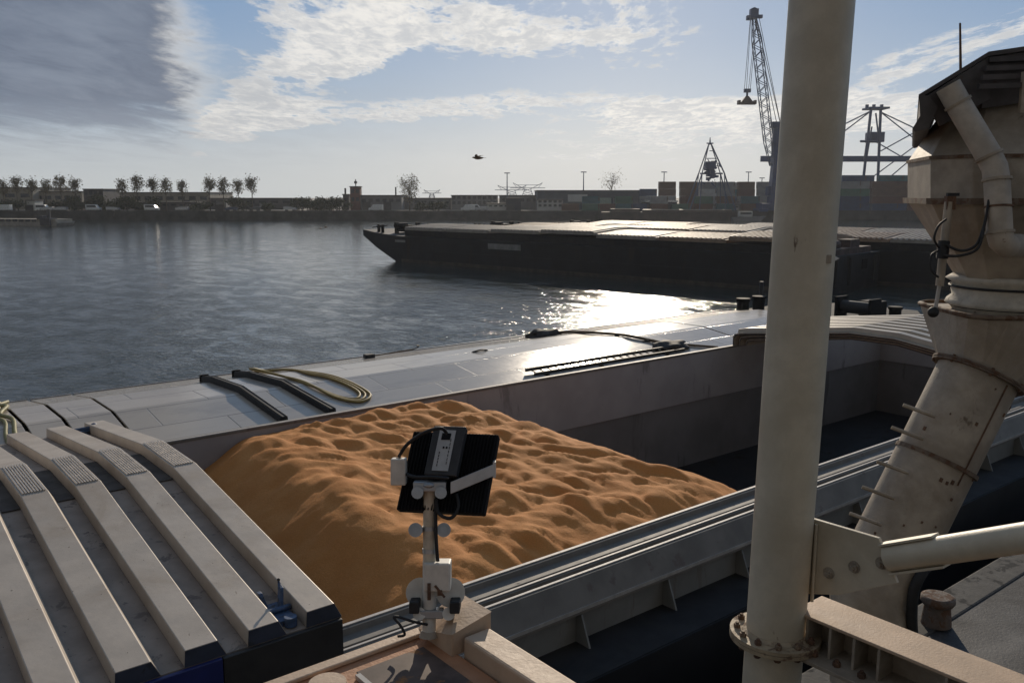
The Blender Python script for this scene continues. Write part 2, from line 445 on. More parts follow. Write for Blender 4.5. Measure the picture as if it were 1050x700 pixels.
# ================================================================== SETTING
m = MB(); m.v = [Vector((x, y, 0)) for x, y in ((-2500, -1500), (2500, -1500), (2500, 2500), (-2500, 2500))]; m.face([0, 1, 2, 3])
tag(obj('water', m, water_m), kind='structure')
# near quay: slab with its edge along the barge, coping stone
m = MB(); m.box(-120, 160, -90, 4.85, -3, 3.0)
tag(obj('quay', m, quay_m, origin=(0, 0, 0)), kind='structure')
m = MB(); m.box(-120, 160, 4.854, 5.35, -3, 3.02)
tag(obj('quay_edge', m, mat('quay_concrete', (.05, .048, .045), .85, var=.25, vscale=3, stain=(.02, .02, .02), stain_at=.55, bump=.3, bscale=20), bevel=.03), kind='structure')
# far bank: quay wall, land, strip of grass
SH = 306.0
LAND = 2.95
lm = mat('far_bank_ground', (.11, .10, .085), .9, var=.25, vscale=.06)
m = MB(); m.obox(G(0, SH + 700, (LAND - 3) / 2), RT * 1500, FW * 699.5, Vector((0, 0, (LAND + 3) / 2)))
tag(obj('land', m, lm), kind='structure')
m = MB(); m.obox(G(0, SH + .2, .2), RT * 1500, FW * .29, Vector((0, 0, 3.1)))
tag(obj('quay_wall', m, mat('far_quay_wall', (.045, .045, .042), .85, var=.4, vscale=.3, stain=(.09, .085, .075), stain_at=.6, stain_scale=.4)), kind='structure')
m = MB(); m.obox(G(-120, SH + 8, LAND + .06), RT * 130, FW * 7, Vector((0, 0, .05)))
tag(obj('grass_strip', m, grassm), kind='structure')

# ================================================================== OWN BARGE
B = thing('cargo_barge', 'open cargo barge with grey coaming around the hold of orange grain', 'barge', (10, 12.25, 0))
FL = .6
U0, U1 = -26.0, 31.0                                  # hold ends
m = MB()
m.box(-34, 40, 6.55, 7.318, -2, 3.2); m.box(-34, 40, 16.70, 17.95, -2, 3.2)
m.box(U1, 40, 7.318, 16.70, -2, 3.2); m.box(-34, U0, 7.318, 16.70, -2, 3.2); m.box(U0, U1, 7.318, 16.70, -2, FL)
obj('hull', m, hull_m, B)
m = MB(); m.box(-34, 40, 6.57, 7.31, 3.204, 3.212); m.box(-34, 40, 16.95, 17.93, 3.204, 3.212); m.box(U1 + .3, 40, 7.33, 16.69, 3.204, 3.212)
obj('side_deck', m, deck_dark, B)
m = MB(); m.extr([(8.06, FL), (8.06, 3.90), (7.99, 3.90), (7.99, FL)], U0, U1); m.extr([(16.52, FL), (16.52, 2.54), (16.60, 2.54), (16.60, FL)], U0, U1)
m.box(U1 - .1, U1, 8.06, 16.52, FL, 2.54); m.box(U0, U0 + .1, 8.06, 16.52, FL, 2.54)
obj('hold_wall', m, hold_shadow, B)
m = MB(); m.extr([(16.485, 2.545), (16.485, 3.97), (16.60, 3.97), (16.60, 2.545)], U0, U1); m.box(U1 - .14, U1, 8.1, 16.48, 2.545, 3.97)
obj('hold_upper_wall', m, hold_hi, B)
m = MB(); m.extr([(16.47, 3.974), (16.47, 4.02), (16.66, 4.02), (16.66, 3.60), (16.85, 3.45), (16.85, 3.2), (16.61, 3.2), (16.61, 3.974)], U0, U1)
obj('far_coaming', m, coam_m, B, bevel=.008)
m = MB(); m.extr([(16.475, 4.023), (16.475, 4.037), (16.53, 4.037), (16.53, 4.023)], U0, U1)
obj('coaming_edge', m, coam_edge, B)
m = MB()
m.extr([(8.08, 3.92), (8.08, 4.0), (7.99, 4.0), (7.97, 3.93), (7.76, 3.93), (7.74, 3.985), (7.68, 3.985), (7.67, 3.92), (7.61, 3.92), (7.60, 4.0), (7.54, 4.0),
        (7.53, 3.94), (7.45, 3.94), (7.44, 4.0), (7.36, 4.0), (7.19, 3.70), (7.19, 3.62), (7.22, 3.60), (7.32, 3.60), (7.32, 3.2), (7.40, 3.2), (7.45, 3.85), (7.98, 3.85), (7.98, 3.92)], U0, U1)
obj('near_coaming', m, coam_m, B, bevel=.006)
m = MB()
for a, b, z in ((8.075, 8.03, 4.004), (7.595, 7.565, 4.004), (7.435, 7.40, 4.004)): m.extr([(a, z), (a, z + .012), (b, z + .012), (b, z)], U0, U1)
m.extr([(7.205, 3.704), (7.185, 3.704), (7.185, 3.69), (7.186, 3.66), (7.183, 3.66), (7.178, 3.71)], U0, U1)
obj('coaming_edge', m, coam_edge, B)
apr = mat('pale_coaming_apron', (.17, .17, .16), .6, var=.12, vscale=2.5, stain=(.15, .135, .12), stain_at=.58, stain_scale=3, streak=True)
m = MB(); m.extr([(7.314, 3.215), (7.314, 3.597), (7.304, 3.597), (7.304, 3.215)], U0, U1)
obj('coaming_apron', m, apr, B)
for i in range(-8, 19):
    u = 6.87 + i * 1.57
    if u > U1: break
    m = MB(); m.prism([(u, 7.303, 3.596), (u, 7.21, 3.596), (u, 7.06, 3.22), (u, 7.303, 3.22)], (.025, 0, 0))
    obj('coaming_bracket', m, apr, B)
m = MB()
for u in (19.5, 36.0):
    m.tube([(u, 6.85, 3.21), (u, 6.85, 3.55)], .11, 12); m.tube([(u + .5, 6.85, 3.21), (u + .5, 6.85, 3.55)], .11, 12); m.box(u - .25, u + .75, 6.68, 7.02, 3.213, 3.24)
obj('bollard', m, deck_dark, B)
m = MB()
for i in range(9): a = pi * i / 8
m.tube([K(1021, 493, 17.6), K(1029, 490, 17.5), K(1036, 483, 17.6)], [.06, .10, .05], 8)
tag(obj('yellow_rag', m, yellow_m, origin=K(1029, 490, 17.5)), 'small crumpled yellow scrap lying on the dark side deck of the open barge', 'scrap')

# ------------------------------------------------------------------ grain
def grain_h(u, v):
    n = noise.fractal(Vector((u * .22, v * .22, 5.0)), 1.0, 2.0, 3)
    brow = 6.05 + .35 * noise.noise(Vector((v * .5, 3.3, 0))) - .11 * (12 - v) * (1 if v < 12 else .55)
    end = 10.95 + .25 * noise.noise(Vector((v * .6, 9.1, 0)))
    z = 4.04 + .07 * sin(pi * min(1, max(0, (v - 8) / 8.5))) + .10 * n
    p = Vector((u * 1.0 + .35 * n, v * .95, 1.3))
    rp = 0.0; amp = 1.0; fr = 1.95
    for k in range(3):                                  # rounded mounds with sharp troughs, drawn out across the hold
        q = noise.noise(Vector((p.x * fr * 1.05 + p.y * fr * .30, p.y * fr * .50 - p.x * fr * .12, 7.7 * k)))
        rp += amp * (abs(q) * 1.7 - .35) if k < 2 else amp * q * .8
        amp *= .48; fr *= 1.95
    flat = min(1, max(0, (u - brow + .3) / .9)) * min(1, max(0, (end + .5 - u) / .8))
    lump = .115 * rp * (.2 + .8 * flat)
    dl = brow - u; dr = u - end
    def soft(x, k): return .5 * (x + math.sqrt(x * x + k * k)) - .0
    z -= .62 * soft(dl, .14) + .55 * soft(dr, .3)
    e = min(v - 8.06, 16.48 - v)
    z += lump * min(1, .25 + e / .8)
    z -= .16 * max(0, 1 - e / .7)
    # little slips down the shaded face
    z += .05 * noise.fractal(Vector((u * .8, v * 1.7, 2.2)), 1.0, 2.1, 4) * (1 - flat)
    return max(FL + .02, min(z, 4.55))
m = MB(); NU, NV = 300, 170
ua, ub, va, vb = -1.0, 18.0, 8.063, 16.482
for i in range(NU + 1):
    u = ua + (ub - ua) * i / NU
    for j in range(NV + 1):
        v = va + (vb - va) * j / NV; m.v.append(Vector((u, v, grain_h(u, v))))
for i in range(NU):
    for j in range(NV):
        a = i * (NV + 1) + j; m.face([a, a + NV + 1, a + NV + 2, a + 1], True)
tag(obj('grain_heap', m, grain_m, origin=(8, 12, 3), normals=False), 'rippled heap of orange grain filling the open hold', 'grain heap')

# ------------------------------------------------------------------ hatch covers
def ribbed_cover(name, label, u_right, n, pitch, prof, top_w, rib_h, mt, group=None, pads=None, bay=None, skirt=None):
    """arched cover of n trapezoid ribs running across the hold; prof is the (y, z) line of the rib tops"""
    t = thing(name, label, 'hatch cover', (u_right - n * pitch / 2, (prof[0][0] + prof[-1][0]) / 2, prof[0][1]), group)
    m = MB(); L = n * pitch; th = .04
    base = [(y, z - rib_h) for y, z in prof]
    m.extr(base + [(y, z - th) for y, z in base[::-1]], u_right - L, u_right + .07)
    obj('base_panel', m, bay or mt, t)
    for i in range(n):
        ur = u_right - i * pitch
        m = MB(); secs = []
        for y, z in prof: secs.append([(ur + .075, y, z - rib_h + .002), (ur, y, z), (ur - top_w, y, z), (ur - top_w - .012, y, z - rib_h + .002)])
        m.loft(secs); obj('rib', m, mt, t, bevel=.008)
        if pads:
            a, b = pads; m = MB()
            for k in range(8):
                x = ur - top_w + .018 + (top_w - .036) * (k + .5) / 8
                dz = (b[1] - a[1]) / max(1e-6, b[0] - a[0])
                m.prism([(x - .011, a[0], a[1] + .003), (x + .011, a[0], a[1] + .003), (x + .007, a[0], a[1] + .016), (x - .007, a[0], a[1] + .016)], (0, b[0] - a[0], b[1] - a[1]))
            obj('tread_strip', m, tread_m, t)
    return t


S = .96
pr = [(7.45 * S, H - S * (H - 4.62)), (11.30 * S, H - S * (H - 5.13)), (12.62 * S, H - S * (H - 5.13)), (15.95 * S, H - S * (H - 4.76))]
# small slope across the crown
pr[2] = (pr[2][0], pr[2][1] + .005)
UR = 3.73 * S
hc = ribbed_cover('hatch_cover', 'pale ribbed hatch cover lying across the near end of the hold', UR, 11, .585 * S, pr, .295 * S, .15, hatch_m, bay=bay_m,
                  pads=(pr[1], pr[2]))
m = MB()
for i in range(10):
    ur = UR - i * .585 * S
    m.box(ur - .585 * S + .08, ur - .295 * S - .016, pr[1][0] - .05, pr[2][0] + .05, pr[1][1] - .148, pr[1][1] - .138)
obj('crown_bay_panel', m, crown_bay_m, hc)  # darker plates in the bays between ribs, across the crown
y0, z0 = pr[0]
m = MB(); m.box(UR - 1.1, UR + .055, y0 - .06, y0 - .01, 3.3, z0 - .155)
obj('end_skirt', m, skirt_m, hc, bevel=.008)
m = MB(); m.box(UR - 6.2, UR - 1.105, y0 - .055, y0 - .01, 3.3, z0 - .155)
obj('end_skirt', m, deepblue, hc, bevel=.008)
m = MB(); m.box(UR + .02, UR + .06, y0, 15.3, z0 - .30, z0 - .16)
obj('end_beam', m, skirt_m, hc)
for i in range(11):
    ur = UR - i * .585 * S; m = MB()
    m.prism([(ur + .070, y0 - .006, z0 - .152), (ur - .002, y0 - .006, z0 - .006), (ur - .295 * S + .002, y0 - .006, z0 - .006), (ur - .295 * S - .010, y0 - .006, z0 - .152)], (0, .004, 0))
    obj('rib_end_plate', m, endblue, hc)
m = MB(); m.prism([(UR - 6.3, pr[3][0], pr[3][1] - .16), (UR - 6.3, pr[3][0], pr[3][1] - .2), (UR - 6.3, 16.4, 4.05), (UR - 6.3, 16.44, 4.09)], (6.35, 0, 0))
obj('far_skirt', m, bay_m, hc)
# clamp in the recess beside the last rib
m = MB(); ux = UR - .295 * S - .14; yy = y0 + .42; zz = z0 - .09
m.box(ux - .10, ux + .10, yy - .30, yy + .18, zz - .05, zz + .01)
m.obox((ux + .05, yy - .05, zz + .10), Vector((.018, 0, 0)), Vector((0, .03, .01)), Vector((.02, .03, .12)))
m.obox((ux - .07, yy + .10, zz + .07), Vector((.02, 0, 0)), Vector((0, .03, 0)), Vector((-.02, .02, .08)))
m.tube([(ux - .12, yy - .1, zz + .03), (ux + .12, yy - .1, zz + .03)], .03, 10); m.tube([(ux + .02, yy - .33, zz + .05), (ux + .02, yy - .33, zz - .04)], .06, 10)
m.tube([(ux + .05, yy - .03, zz + .2), (ux + .06, yy - .0, zz + .27)], .012, 8)
lt = obj('latch', m, latch_m, hc, bevel=.006)
m = MB(); m.ball((ux + .061, yy + .002, zz + .28), .016, .016, .016); obj('handle', m, rubber, lt)
# second clamp at the far end
m = MB(); ux = UR - .42; yy = pr[3][0] - .25; zz = pr[3][1] - .1
m.tube([(ux - .25, yy, zz + .05), (ux + .2, yy - .1, zz + .09)], .03, 8); m.ball((ux + .2, yy - .1, zz + .1), .06, .06, .06); m.box(ux - .02, ux + .12, yy - .16, yy + .02, zz - .04, zz + .06)
obj('latch', m, latch_m, hc)

stack_m = mat('stacked_cover_paint', (.40, .345, .275), .42, .1, var=.1, vscale=2.5, stain=(.18, .14, .11), stain_at=.64, stain_scale=3)
def stacked(k, label):
    ins = .16 * k; dz = -.085 * k
    a, b = 7.55 + ins, 16.52 - ins
    prof = [(a, 3.98 + dz + .06), (a + .06, 4.36 + dz), (11.4, 4.90 + dz), (12.7, 4.90 + dz), (b - .30, 4.46 + dz), (b - .06, 4.40 + dz), (b, 4.30 + dz), (b, 4.045 + min(0, dz + .0))]
    prof = [(y, max(z, 4.045)) for y, z in prof]
    ctr = 12.05
    inner = [(ctr + (y - ctr) * .988, z - .05 if 0 < i < len(prof) - 1 else z) for i, (y, z) in enumerate(prof)]
    t = thing('hatch_cover', label, 'hatch cover', (24.3 + k * .1, 12, 4.3 + dz), 'hatch covers nested over the bow end of the hold')
    m = MB(); m.extr(prof + inner[::-1], 22.0 + .10 * k, 26.6 + .05 * k)
    obj('shell', m, stack_m, t)
    m = MB(); e = 22.0 + .10 * k - .004
    rim = [(ctr + (y - ctr) * .996, z - .018 if 0 < i < len(prof) - 1 else z) for i, (y, z) in enumerate(prof)]
    m.extr(rim + inner[::-1], e - .012, e)
    obj('edge_strip', m, mat('dark_rubber_seal', (.06, .045, .04), .7, var=.3, vscale=6), t)
    if k == 0:
        for i in range(8):
            ur = 22.45 + i * .56; pts = prof[1:6]; m = MB(); secs = []
            for y, z in pts: secs.append([(ur + .055, y, z + .002), (ur, y, z + .13), (ur - .26, y, z + .13), (ur - .30, y, z + .002)])
            m.loft(secs); obj('rib', m, stack_m, t, bevel=.008)
    return t
stacked(0, 'outermost ribbed hatch cover of the nested stack at the bow end of the hold')
stacked(1, 'middle hatch cover tucked under the outermost one at the bow end')
stacked(2, 'innermost hatch cover under the nested stack at the bow end')

# ================================================================== NEIGHBOUR BARGE
NB = thing('moored_barge', 'closed barge with smooth pale plated hatch roof, moored beyond the open hold', 'barge', (10, 21.6, 0))
m = MB()
m.prism([(-40, 18.12, -2), (37.5, 18.12, -2), (40.5, 19.6, -2), (40.5, 23.6, -2), (37.5, 25.2, -2), (-40, 25.2, -2)], (0, 0, 5.0))
obj('hull', m, hull_m, NB)
m = MB(); m.prism([(-40, 18.15, 3.004), (37.45, 18.15, 3.004), (40.4, 19.65, 3.004), (40.4, 23.55, 3.004), (37.45, 25.15, 3.004), (-40, 25.15, 3.004)], (0, 0, .012))
obj('deck', m, deck_dark, NB)
m = MB(); m.box(-36, 31.7, 18.62, 18.72, 3.02, 3.38); m.box(-36, 31.7, 24.5, 24.6, 3.02, 3.30); m.box(31.6, 31.75, 18.73, 24.49, 3.02, 3.38)
obj('coaming', m, coam_m, NB)
CP = [(18.55, 3.42), (20.85, 3.76), (22.6, 3.74), (24.65, 3.46)]
def smooth_cover(ua, ub, label):
    t = thing('hatch_cover', label, 'hatch cover', ((ua + ub) / 2, 21.6, 3.5), 'smooth hatch covers on the moored barge')
    m = MB(); m.extr(CP + [(24.65, 3.36), (22.6, 3.70), (20.85, 3.72), (18.55, 3.32)], ua, ub)
    obj('sheet', m, sheet_m, t, bevel=.01)
    m = MB(); m.extr([(18.53, 3.30), (18.53, 3.44), (18.50, 3.44), (18.50, 3.30)], ua, ub); obj('rim', m, galv, t); m = MB(); m.extr([(24.67, 3.34), (24.67, 3.49), (24.70, 3.49), (24.70, 3.34)], ua, ub)
    obj('rim', m, galv, t)
    return t
smooth_cover(-12, 3.25, 'smooth hatch cover at the left end of the moored barge')
smooth_cover(3.33, 4.02, 'narrow hatch panel between two dark seams on the moored barge')
smooth_cover(4.10, 5.05, 'short smooth hatch panel left of the long cover on the moored barge')
lc = smooth_cover(5.12, 25.85, 'longest smooth pale hatch cover, carrying hose, bars and ladder')
rc = smooth_cover(25.95, 31.8, 'smooth hatch cover at the bow end of the moored barge')
def cz(v):
    for (a, za), (b, zb) in zip(CP, CP[1:]):
        if a <= v <= b: return za + (zb - za) * (v - a) / (b - a)
    return CP[0][1] if v < CP[0][0] else CP[-1][1]
# lifting eyes
for px, py in ((333, 391), (492, 361), (636, 345), (665, 348), (690, 350)):
    p = K(px, py, 1.0); d = p - Vector((0, 0, H)); s_ = (3.72 - H) / d.z; p = Vector((0, 0, H)) + d * s_
    if px == 333: continue
    par = lc if p.x < 25.85 else rc; zc = cz(p.y); m = MB()
    m.tube([(p.x - .28 + .56 * i / 8, p.y - .09 * sin(pi * i / 8), zc + .012 + .05 * sin(pi * i / 8)) for i in range(9)], .022, 6)
    m.box(p.x - .30, p.x + .30, p.y - .05, p.y + .03, zc + .004, zc + .016)
    obj('lifting_eye', m, rubber, par)
# black bars
def cross_bar(u0, v0, u1, label):
    pts = [(18.6, cz(18.6)), (20.85, cz(20.85)), (22.5, cz(22.5)), (v0, cz(v0))]
    o = thing('rubber_bar', label, 'bar', (u0, 21, cz(21)), 'black bars across the moored barge cover')
    m = MB()
    secs = []
    for v, z in pts:
        q = (v - 18.6) / 4.6; uu = u0 + (u1 - u0) * q
        secs.append([(uu - .10, v, z + .004), (uu + .10, v, z + .004), (uu + .085, v, z + .15), (uu - .085, v, z + .15)])
    m.loft(secs); b = obj('bar', m, rubber, o, bevel=.012)
    m = MB()
    q0 = secs[-1]; c = sum((Vector(x) for x in q0), Vector()) / 4
    m.obox(c + Vector((0, .03, .01)), Vector((.12, 0, 0)), Vector((0, .02, 0)), Vector((0, 0, .10))); obj('end_plate', m, blackm, o)
    m = MB()
    for uu_off in (-.055, .055):
        m.loft([[(a[0] + .10 + uu_off - .008, a[1], a[2] + .147), (a[0] + .10 + uu_off + .008, a[1], a[2] + .147), (a[0] + .10 + uu_off + .008, a[1], a[2] + .158), (a[0] + .10 + uu_off - .008, a[1], a[2] + .158)] for a in [s[0] for s in secs]])
    obj('groove_lip', m, blackm, o)
cross_bar(8.22, 23.15, 8.02, 'black bar lying alone across the moored cover, left of the hose')
cross_bar(9.45, 23.35, 9.0, 'black bar with the yellow hose looped beside it')
# hose loops
def hose(name, pts, label, mt, r=.035, closed=False):
    P = [Vector((u, v, cz(v) + r + .006 + e)) for u, v, e in pts]
    out = []
    for i in range(len(P) - 1):
        p0, p1, p2, p3 = P[max(i - 1, 0)], P[i], P[i + 1], P[min(i + 2, len(P) - 1)]
        for k in range(8):
            t = k / 8
            out.append(.5 * ((2 * p1) + (p2 - p0) * t + (2 * p0 - 5 * p1 + 4 * p2 - p3) * t * t + (3 * p1 - p0 - 3 * p2 + p3) * t ** 3))
    out.append(P[-1])
    m = MB(); m.tube(out, r, 8)
    return tag(obj(name, m, mt, origin=P[len(P) // 2]), label, 'hose')
hp = []
for k, (o1, o2) in enumerate(((0, 0), (.10, .13), (.2, .22))):
    hp += [(9.30 + o1 * .4, 23.3 - o1, .14 if k else 0), (9.75 + o1, 23.75 - o2, 0), (10.35 - o1 * .3, 22.9, 0), (10.4 + o1, 21.8, 0), (10.55 + o1, 20.9, 0), (10.72 + o1, 20.1, 0), (10.68 + o1, 19.5 - o1, 0), (10.4, 19.22 - o2, 0), (10.1 - o1 * .5, 19.55, 0), (9.82, 20.6 + o1, 0), (9.72, 21.8, 0)]
hose('hose', hp, 'long loops of yellow-brown hose on the pale cover of the moored barge', hose_m)
hose('hose', [(3.55, 24.4, 0), (3.25, 23.6, 0), (3.28, 22.7, .02), (3.02, 21.9, 0), (3.15, 21.2, 0), (3.02, 20.2, 0), (2.98, 19.2, 0), (2.9, 18.7, 0)], 'pair of olive hose lines crossing the cover at the left picture edge', hose_g, .045)
hose('hose', [(3.38, 24.4, .0), (3.08, 23.5, 0), (3.12, 22.7, 0), (2.85, 21.9, 0), (2.98, 21.1, 0), (2.85, 20.2, 0), (2.8, 19.2, 0), (2.72, 18.7, 0)], 'outer olive hose line beside its twin at the left picture edge', hose_g, .04)
# ladder lying along the cover
t = thing('ladder', 'dark flat ladder lying along the near edge of the glinting cover', 'ladder', (18.5, 19, 3.6))
m = MB()
for v in (18.75, 19.15): m.box(15.9, 22.4, v - .03, v + .03, cz(v) + .05, cz(v) + .14)
for v in (18.75, 19.15): obj('rail', MB().box(15.9, 22.4, v - .03, v + .03, cz(v) + .06, cz(v) + .15), rubber, t)
m = MB()
for i in range(22): m.tube([(16.05 + i * .3, 18.78, cz(18.78) + .1), (16.05 + i * .3, 19.12, cz(19.12) + .1)], .02, 6)
r_ = obj('rung', m, rubber, t); r_['kind'] = 'stuff'
m = MB()
for u in (16.4, 18.6, 21.6): m.box(u - .04, u + .04, 18.7, 19.2, cz(18.7) + .003, cz(18.7) + .06)
obj('foot', m, rubber, t)
# tarpaulins and rope
def lump(name, label, cat, c, rx, ry, rz, mt, seed):
    m = MB(); m.ball((0, 0, 0), 1, 1, 1, 20, 12)
    for i, p in enumerate(m.v):
        q = 1 + .45 * noise.fractal(p * 1.7 + Vector((seed, 0, 0)), 1, 2, 3)
        m.v[i] = Vector((p.x * rx * q, p.y * ry * q, max(0, p.z * rz * q + rz * .3))) + Vector(c)
    return tag(obj(name, m, mt, origin=c), label, cat)
lump('tarpaulin', 'black crumpled tarpaulin bundle at the water side of the glinting cover', 'tarpaulin', (20.2, 23.4, cz(23.4)), .75, .28, .2, tarp_m, 1.5)
lump('tarpaulin', 'dark brown crumpled tarpaulin near the hold edge, beside the ladder end', 'tarpaulin', (22.35, 19.35, cz(19.35)), .75, .42, .17, tarp_m, 4.5)
hose('rope', [(20.9, 23.3, .02), (21.2, 22.8, 0), (21.4, 22.2, 0), (21.75, 21.5, 0), (21.9, 20.8, 0), (22.2, 20.2, 0), (22.3, 19.7, .03)], 'dark rope joining the two tarpaulin bundles across the glinting cover', rope_m, .05)
hose('rope', [(22.9, 19.3, .03), (23.2, 19.2, 0), (23.6, 18.9, 0), (24.0, 18.62, 0)], 'short rope tail from the brown tarpaulin to the hold edge', rope_m, .04)
bpy.data.objects['rope']['category'] = 'rope'; bpy.data.objects['rope.001']['category'] = 'rope'
t = thing('boat_hook', 'boat hook with a dark block end lying at the water edge of the cover', 'boat hook', (14.5, 24.1, 3.6))
a_, b_ = Vector((13.5, 23.9, cz(23.9) + .05)), Vector((15.3, 24.25, cz(24.25) + .07))
obj('pole', MB().tube([a_, b_], .022, 8), rope_m, t)
obj('head', MB().box(13.3, 13.62, 23.78, 24.0, cz(23.9), cz(23.9) + .13), rubber, t, bevel=.02)
obj('hook', MB().tube([b_, b_ + Vector((.2, .05, .03)), b_ + Vector((.25, .0, .1)), b_ + Vector((.12, -.02, .12))], .02, 6), rubber, t)
# bow gear of the neighbour
def bollard(name, label, p, r, h, group=None, mt=blackm):
    t = thing(name, label, 'bollard', p, group)
    obj('post', MB().tube([p, p + Vector((0, 0, h * .8))], r, 16), mt, t)
    obj('cap', MB().tube([p + Vector((0, 0, h * .8)), p + Vector((0, 0, h * .84)), p + Vector((0, 0, h))], [r * 1.1, r * 1.22, r * 1.15], 16), mt, t)
    return t
obj('foredeck', MB().prism([(31.95, 18.2, 3.02), (37.6, 18.2, 3.02), (40.0, 19.7, 3.02), (40.0, 23.5, 3.02), (37.6, 25.1, 3.02), (31.95, 25.1, 3.02)], (0, 0, .30)), deck_dark, NB, bevel=.02)
for i, (u, v, q) in enumerate(((32.6, 24.0, 'nearest'), (33.9, 24.1, 'middle'), (35.4, 24.2, 'rightmost'))):
    bollard('bollard', f'{q} of three black bollards left of the white column, at the moored bow', Vector((u, v, 3.32)), .27, .72, 'black bollards on the moored barge bow')
tag(obj('mast', MB().tube([(34.9, 24.7, 3.3), (34.9, 24.7, 4.6)], .10, 8), cable_m, origin=(34.9, 24.7, 3.3)), 'thin dark post behind the three black bollards', 'post')
t = thing('anchor_winch', 'dark anchor winch on the moored barge bow, right of the white column', 'winch', (36, 20.2, 3.32))
obj('drum', MB().tube([(35.6, 19.5, 3.75), (35.6, 20.9, 3.75)], .28, 16), rubber, t)
obj('side_plate', MB().box(35.15, 36.05, 19.35, 19.47, 3.325, 4.2), blackm, t, bevel=.03); obj('side_plate', MB().box(35.15, 36.05, 20.93, 21.05, 3.325, 4.2), blackm, t, bevel=.03)
obj('motor_box', MB().box(36.2, 37.0, 19.6, 20.5, 3.325, 4.0), blackm, t, bevel=.04)
obj('brake_post', MB().tube([(35.2, 21.3, 3.325), (35.2, 21.3, 4.9)], .08, 8), galv, t)
for u, v, q in ((36.0, 18.7, 'rightmost'), (33.4, 21.2, 'leftmost')):
    bollard('bollard', f'black bollard beside the anchor winch, {q} of the pair right of the white column', Vector((u, v, 3.32)), .25, .6)

# ================================================================== NEAR STEELWORK
Ft = thing('loader_frame', 'cream steel column with bolted flange, gusset, brace and girder, close by', 'steel frame', (5.16, 3.36, 3.0))
ct, cb = Vector((5.20, 3.33, 9.82)), Vector((5.13, 3.38, 5.5)); ax = (ct - cb).normalized()
CR = .203
bot = cb + ax * ((3.05 - cb.z) / ax.z); top = cb + ax * ((14.0 - cb.z) / ax.z)
fl = cb + ax * (-.0)
obj('column', MB().tube([fl + ax * .03, top], CR, 48), cream, Ft)
obj('lower_column', MB().tube([bot, fl - ax * .03], CR * 1.0, 40), cream, Ft)
m = MB(); m.tube([fl - ax * .028, fl - ax * .002], .315, 40); m.tube([fl + ax * .002, fl + ax * .028], .315, 40)
m.tube([fl + ax * .03, fl + ax * .05], [.235, .206], 40)
flo = obj('flange', m, mat('rust_stained_cream', (.40, .31, .20), .65, var=.2, vscale=6, stain=RUST, stain_at=.52, stain_w=.1, stain_scale=7, bump=.3, bscale=40), Ft, bevel=.004)
bolt_m = mat('stained_bolt_paint', (.24, .17, .11), .7, var=.4, vscale=30, stain=RUST, stain_at=.5, stain_scale=30)
for i in range(12):
    a = 2 * pi * (i + .3) / 12; p = fl + Vector((cos(a), sin(a), 0)) * .265
    m = MB(); m.tube([p + ax * .029, p + ax * .060], .024, 6, True, False); m.tube([p + ax * .055, p + ax * .074], .013, 8)
    obj('bolt', m, rusty if i % 3 == 0 else bolt_m, flo)
    obj('nut', MB().tube([p - ax * .062, p - ax * .029], .024, 6, True, False), rusty, flo)
obj('base_plate', MB().box(4.7, 5.6, 2.95, 3.85, 3.004, 3.05), cream_dirty, Ft, bevel=.01)
# small clip with a reflective tag on the column
p = K(848, 265, 5.72); q = RT * 1
m = MB(); m.obox(p + RT * -.02, RT * .03, FW * .06, Vector((0, 0, .028))); cl = obj('clip', m, cream_dirty, Ft, bevel=.004)
p2 = K(855.5, 265, 5.85)
m = MB(); m.prism([p2 + Vector((0, 0, .035)) - RT * .03, p2 - Vector((0, 0, .035)) - RT * .03, p2 + RT * .035], FW * .006)
obj('reflector', m, mat('white_reflector', (.75, .75, .74), .35), cl)
# gusset, in the upright plane through the column and the girder
UG = 5.30
def onU(px, py, u):
    o = Vector((0, 0, H)); d = K(px, py, 1.0) - o; return o + d * (u / d.x)
gp = [onU(x, y, UG) for x, y in ((823, 528), (902, 551), (921, 597), (860, 609), (823, 613))]
gp[0].y = gp[4].y = 3.40
m = MB(); m.prism([(UG - .015, p.y, p.z) for p in gp], (.03, 0, 0))
gu = obj('gusset_plate', m, cream, Ft, bevel=.004)
m = MB(); m.tube([(UG - .03, 3.19, gp[0].z - .02), (UG - .03, 3.19, gp[4].z + .02)], .012, 6)
obj('weld_bead', m, cream, gu)
for x, y in ((850, 587), (876, 581), (904, 577)):
    p = onU(x, y, UG - .016); m = MB(); m.tube([p, p + Vector((-.026, 0, 0))], .030, 6, True, False); m.tube([p + Vector((-.026, 0, 0)), p + Vector((-.045, 0, 0))], .016, 10); m.tube([p + Vector((.0, 0, 0)), p + Vector((-.005, 0, 0))], .042, 16)
    obj('bolt', m, cream_dirty, gu)
b0, b1 = onU(912, 572, UG), onU(1050, 551, UG); bd = (b1 - b0).normalized()
BR = .088
obj('brace', MB().tube([b0 - bd * .0, b0 + bd * 4.2], BR, 32), cream, Ft)
m = MB(); s_ = Vector((-1, 0, 0)); up_ = bd.cross(s_).normalized()
if up_.z < 0: up_ = -up_
for sg in (-1, 1):
    m.obox(b0 + bd * .17 + up_ * (BR + .006) * sg, bd * .19, Vector((.05, 0, 0)), up_ * .008)
obj('brace_fork', m, cream, Ft, bevel=.003)
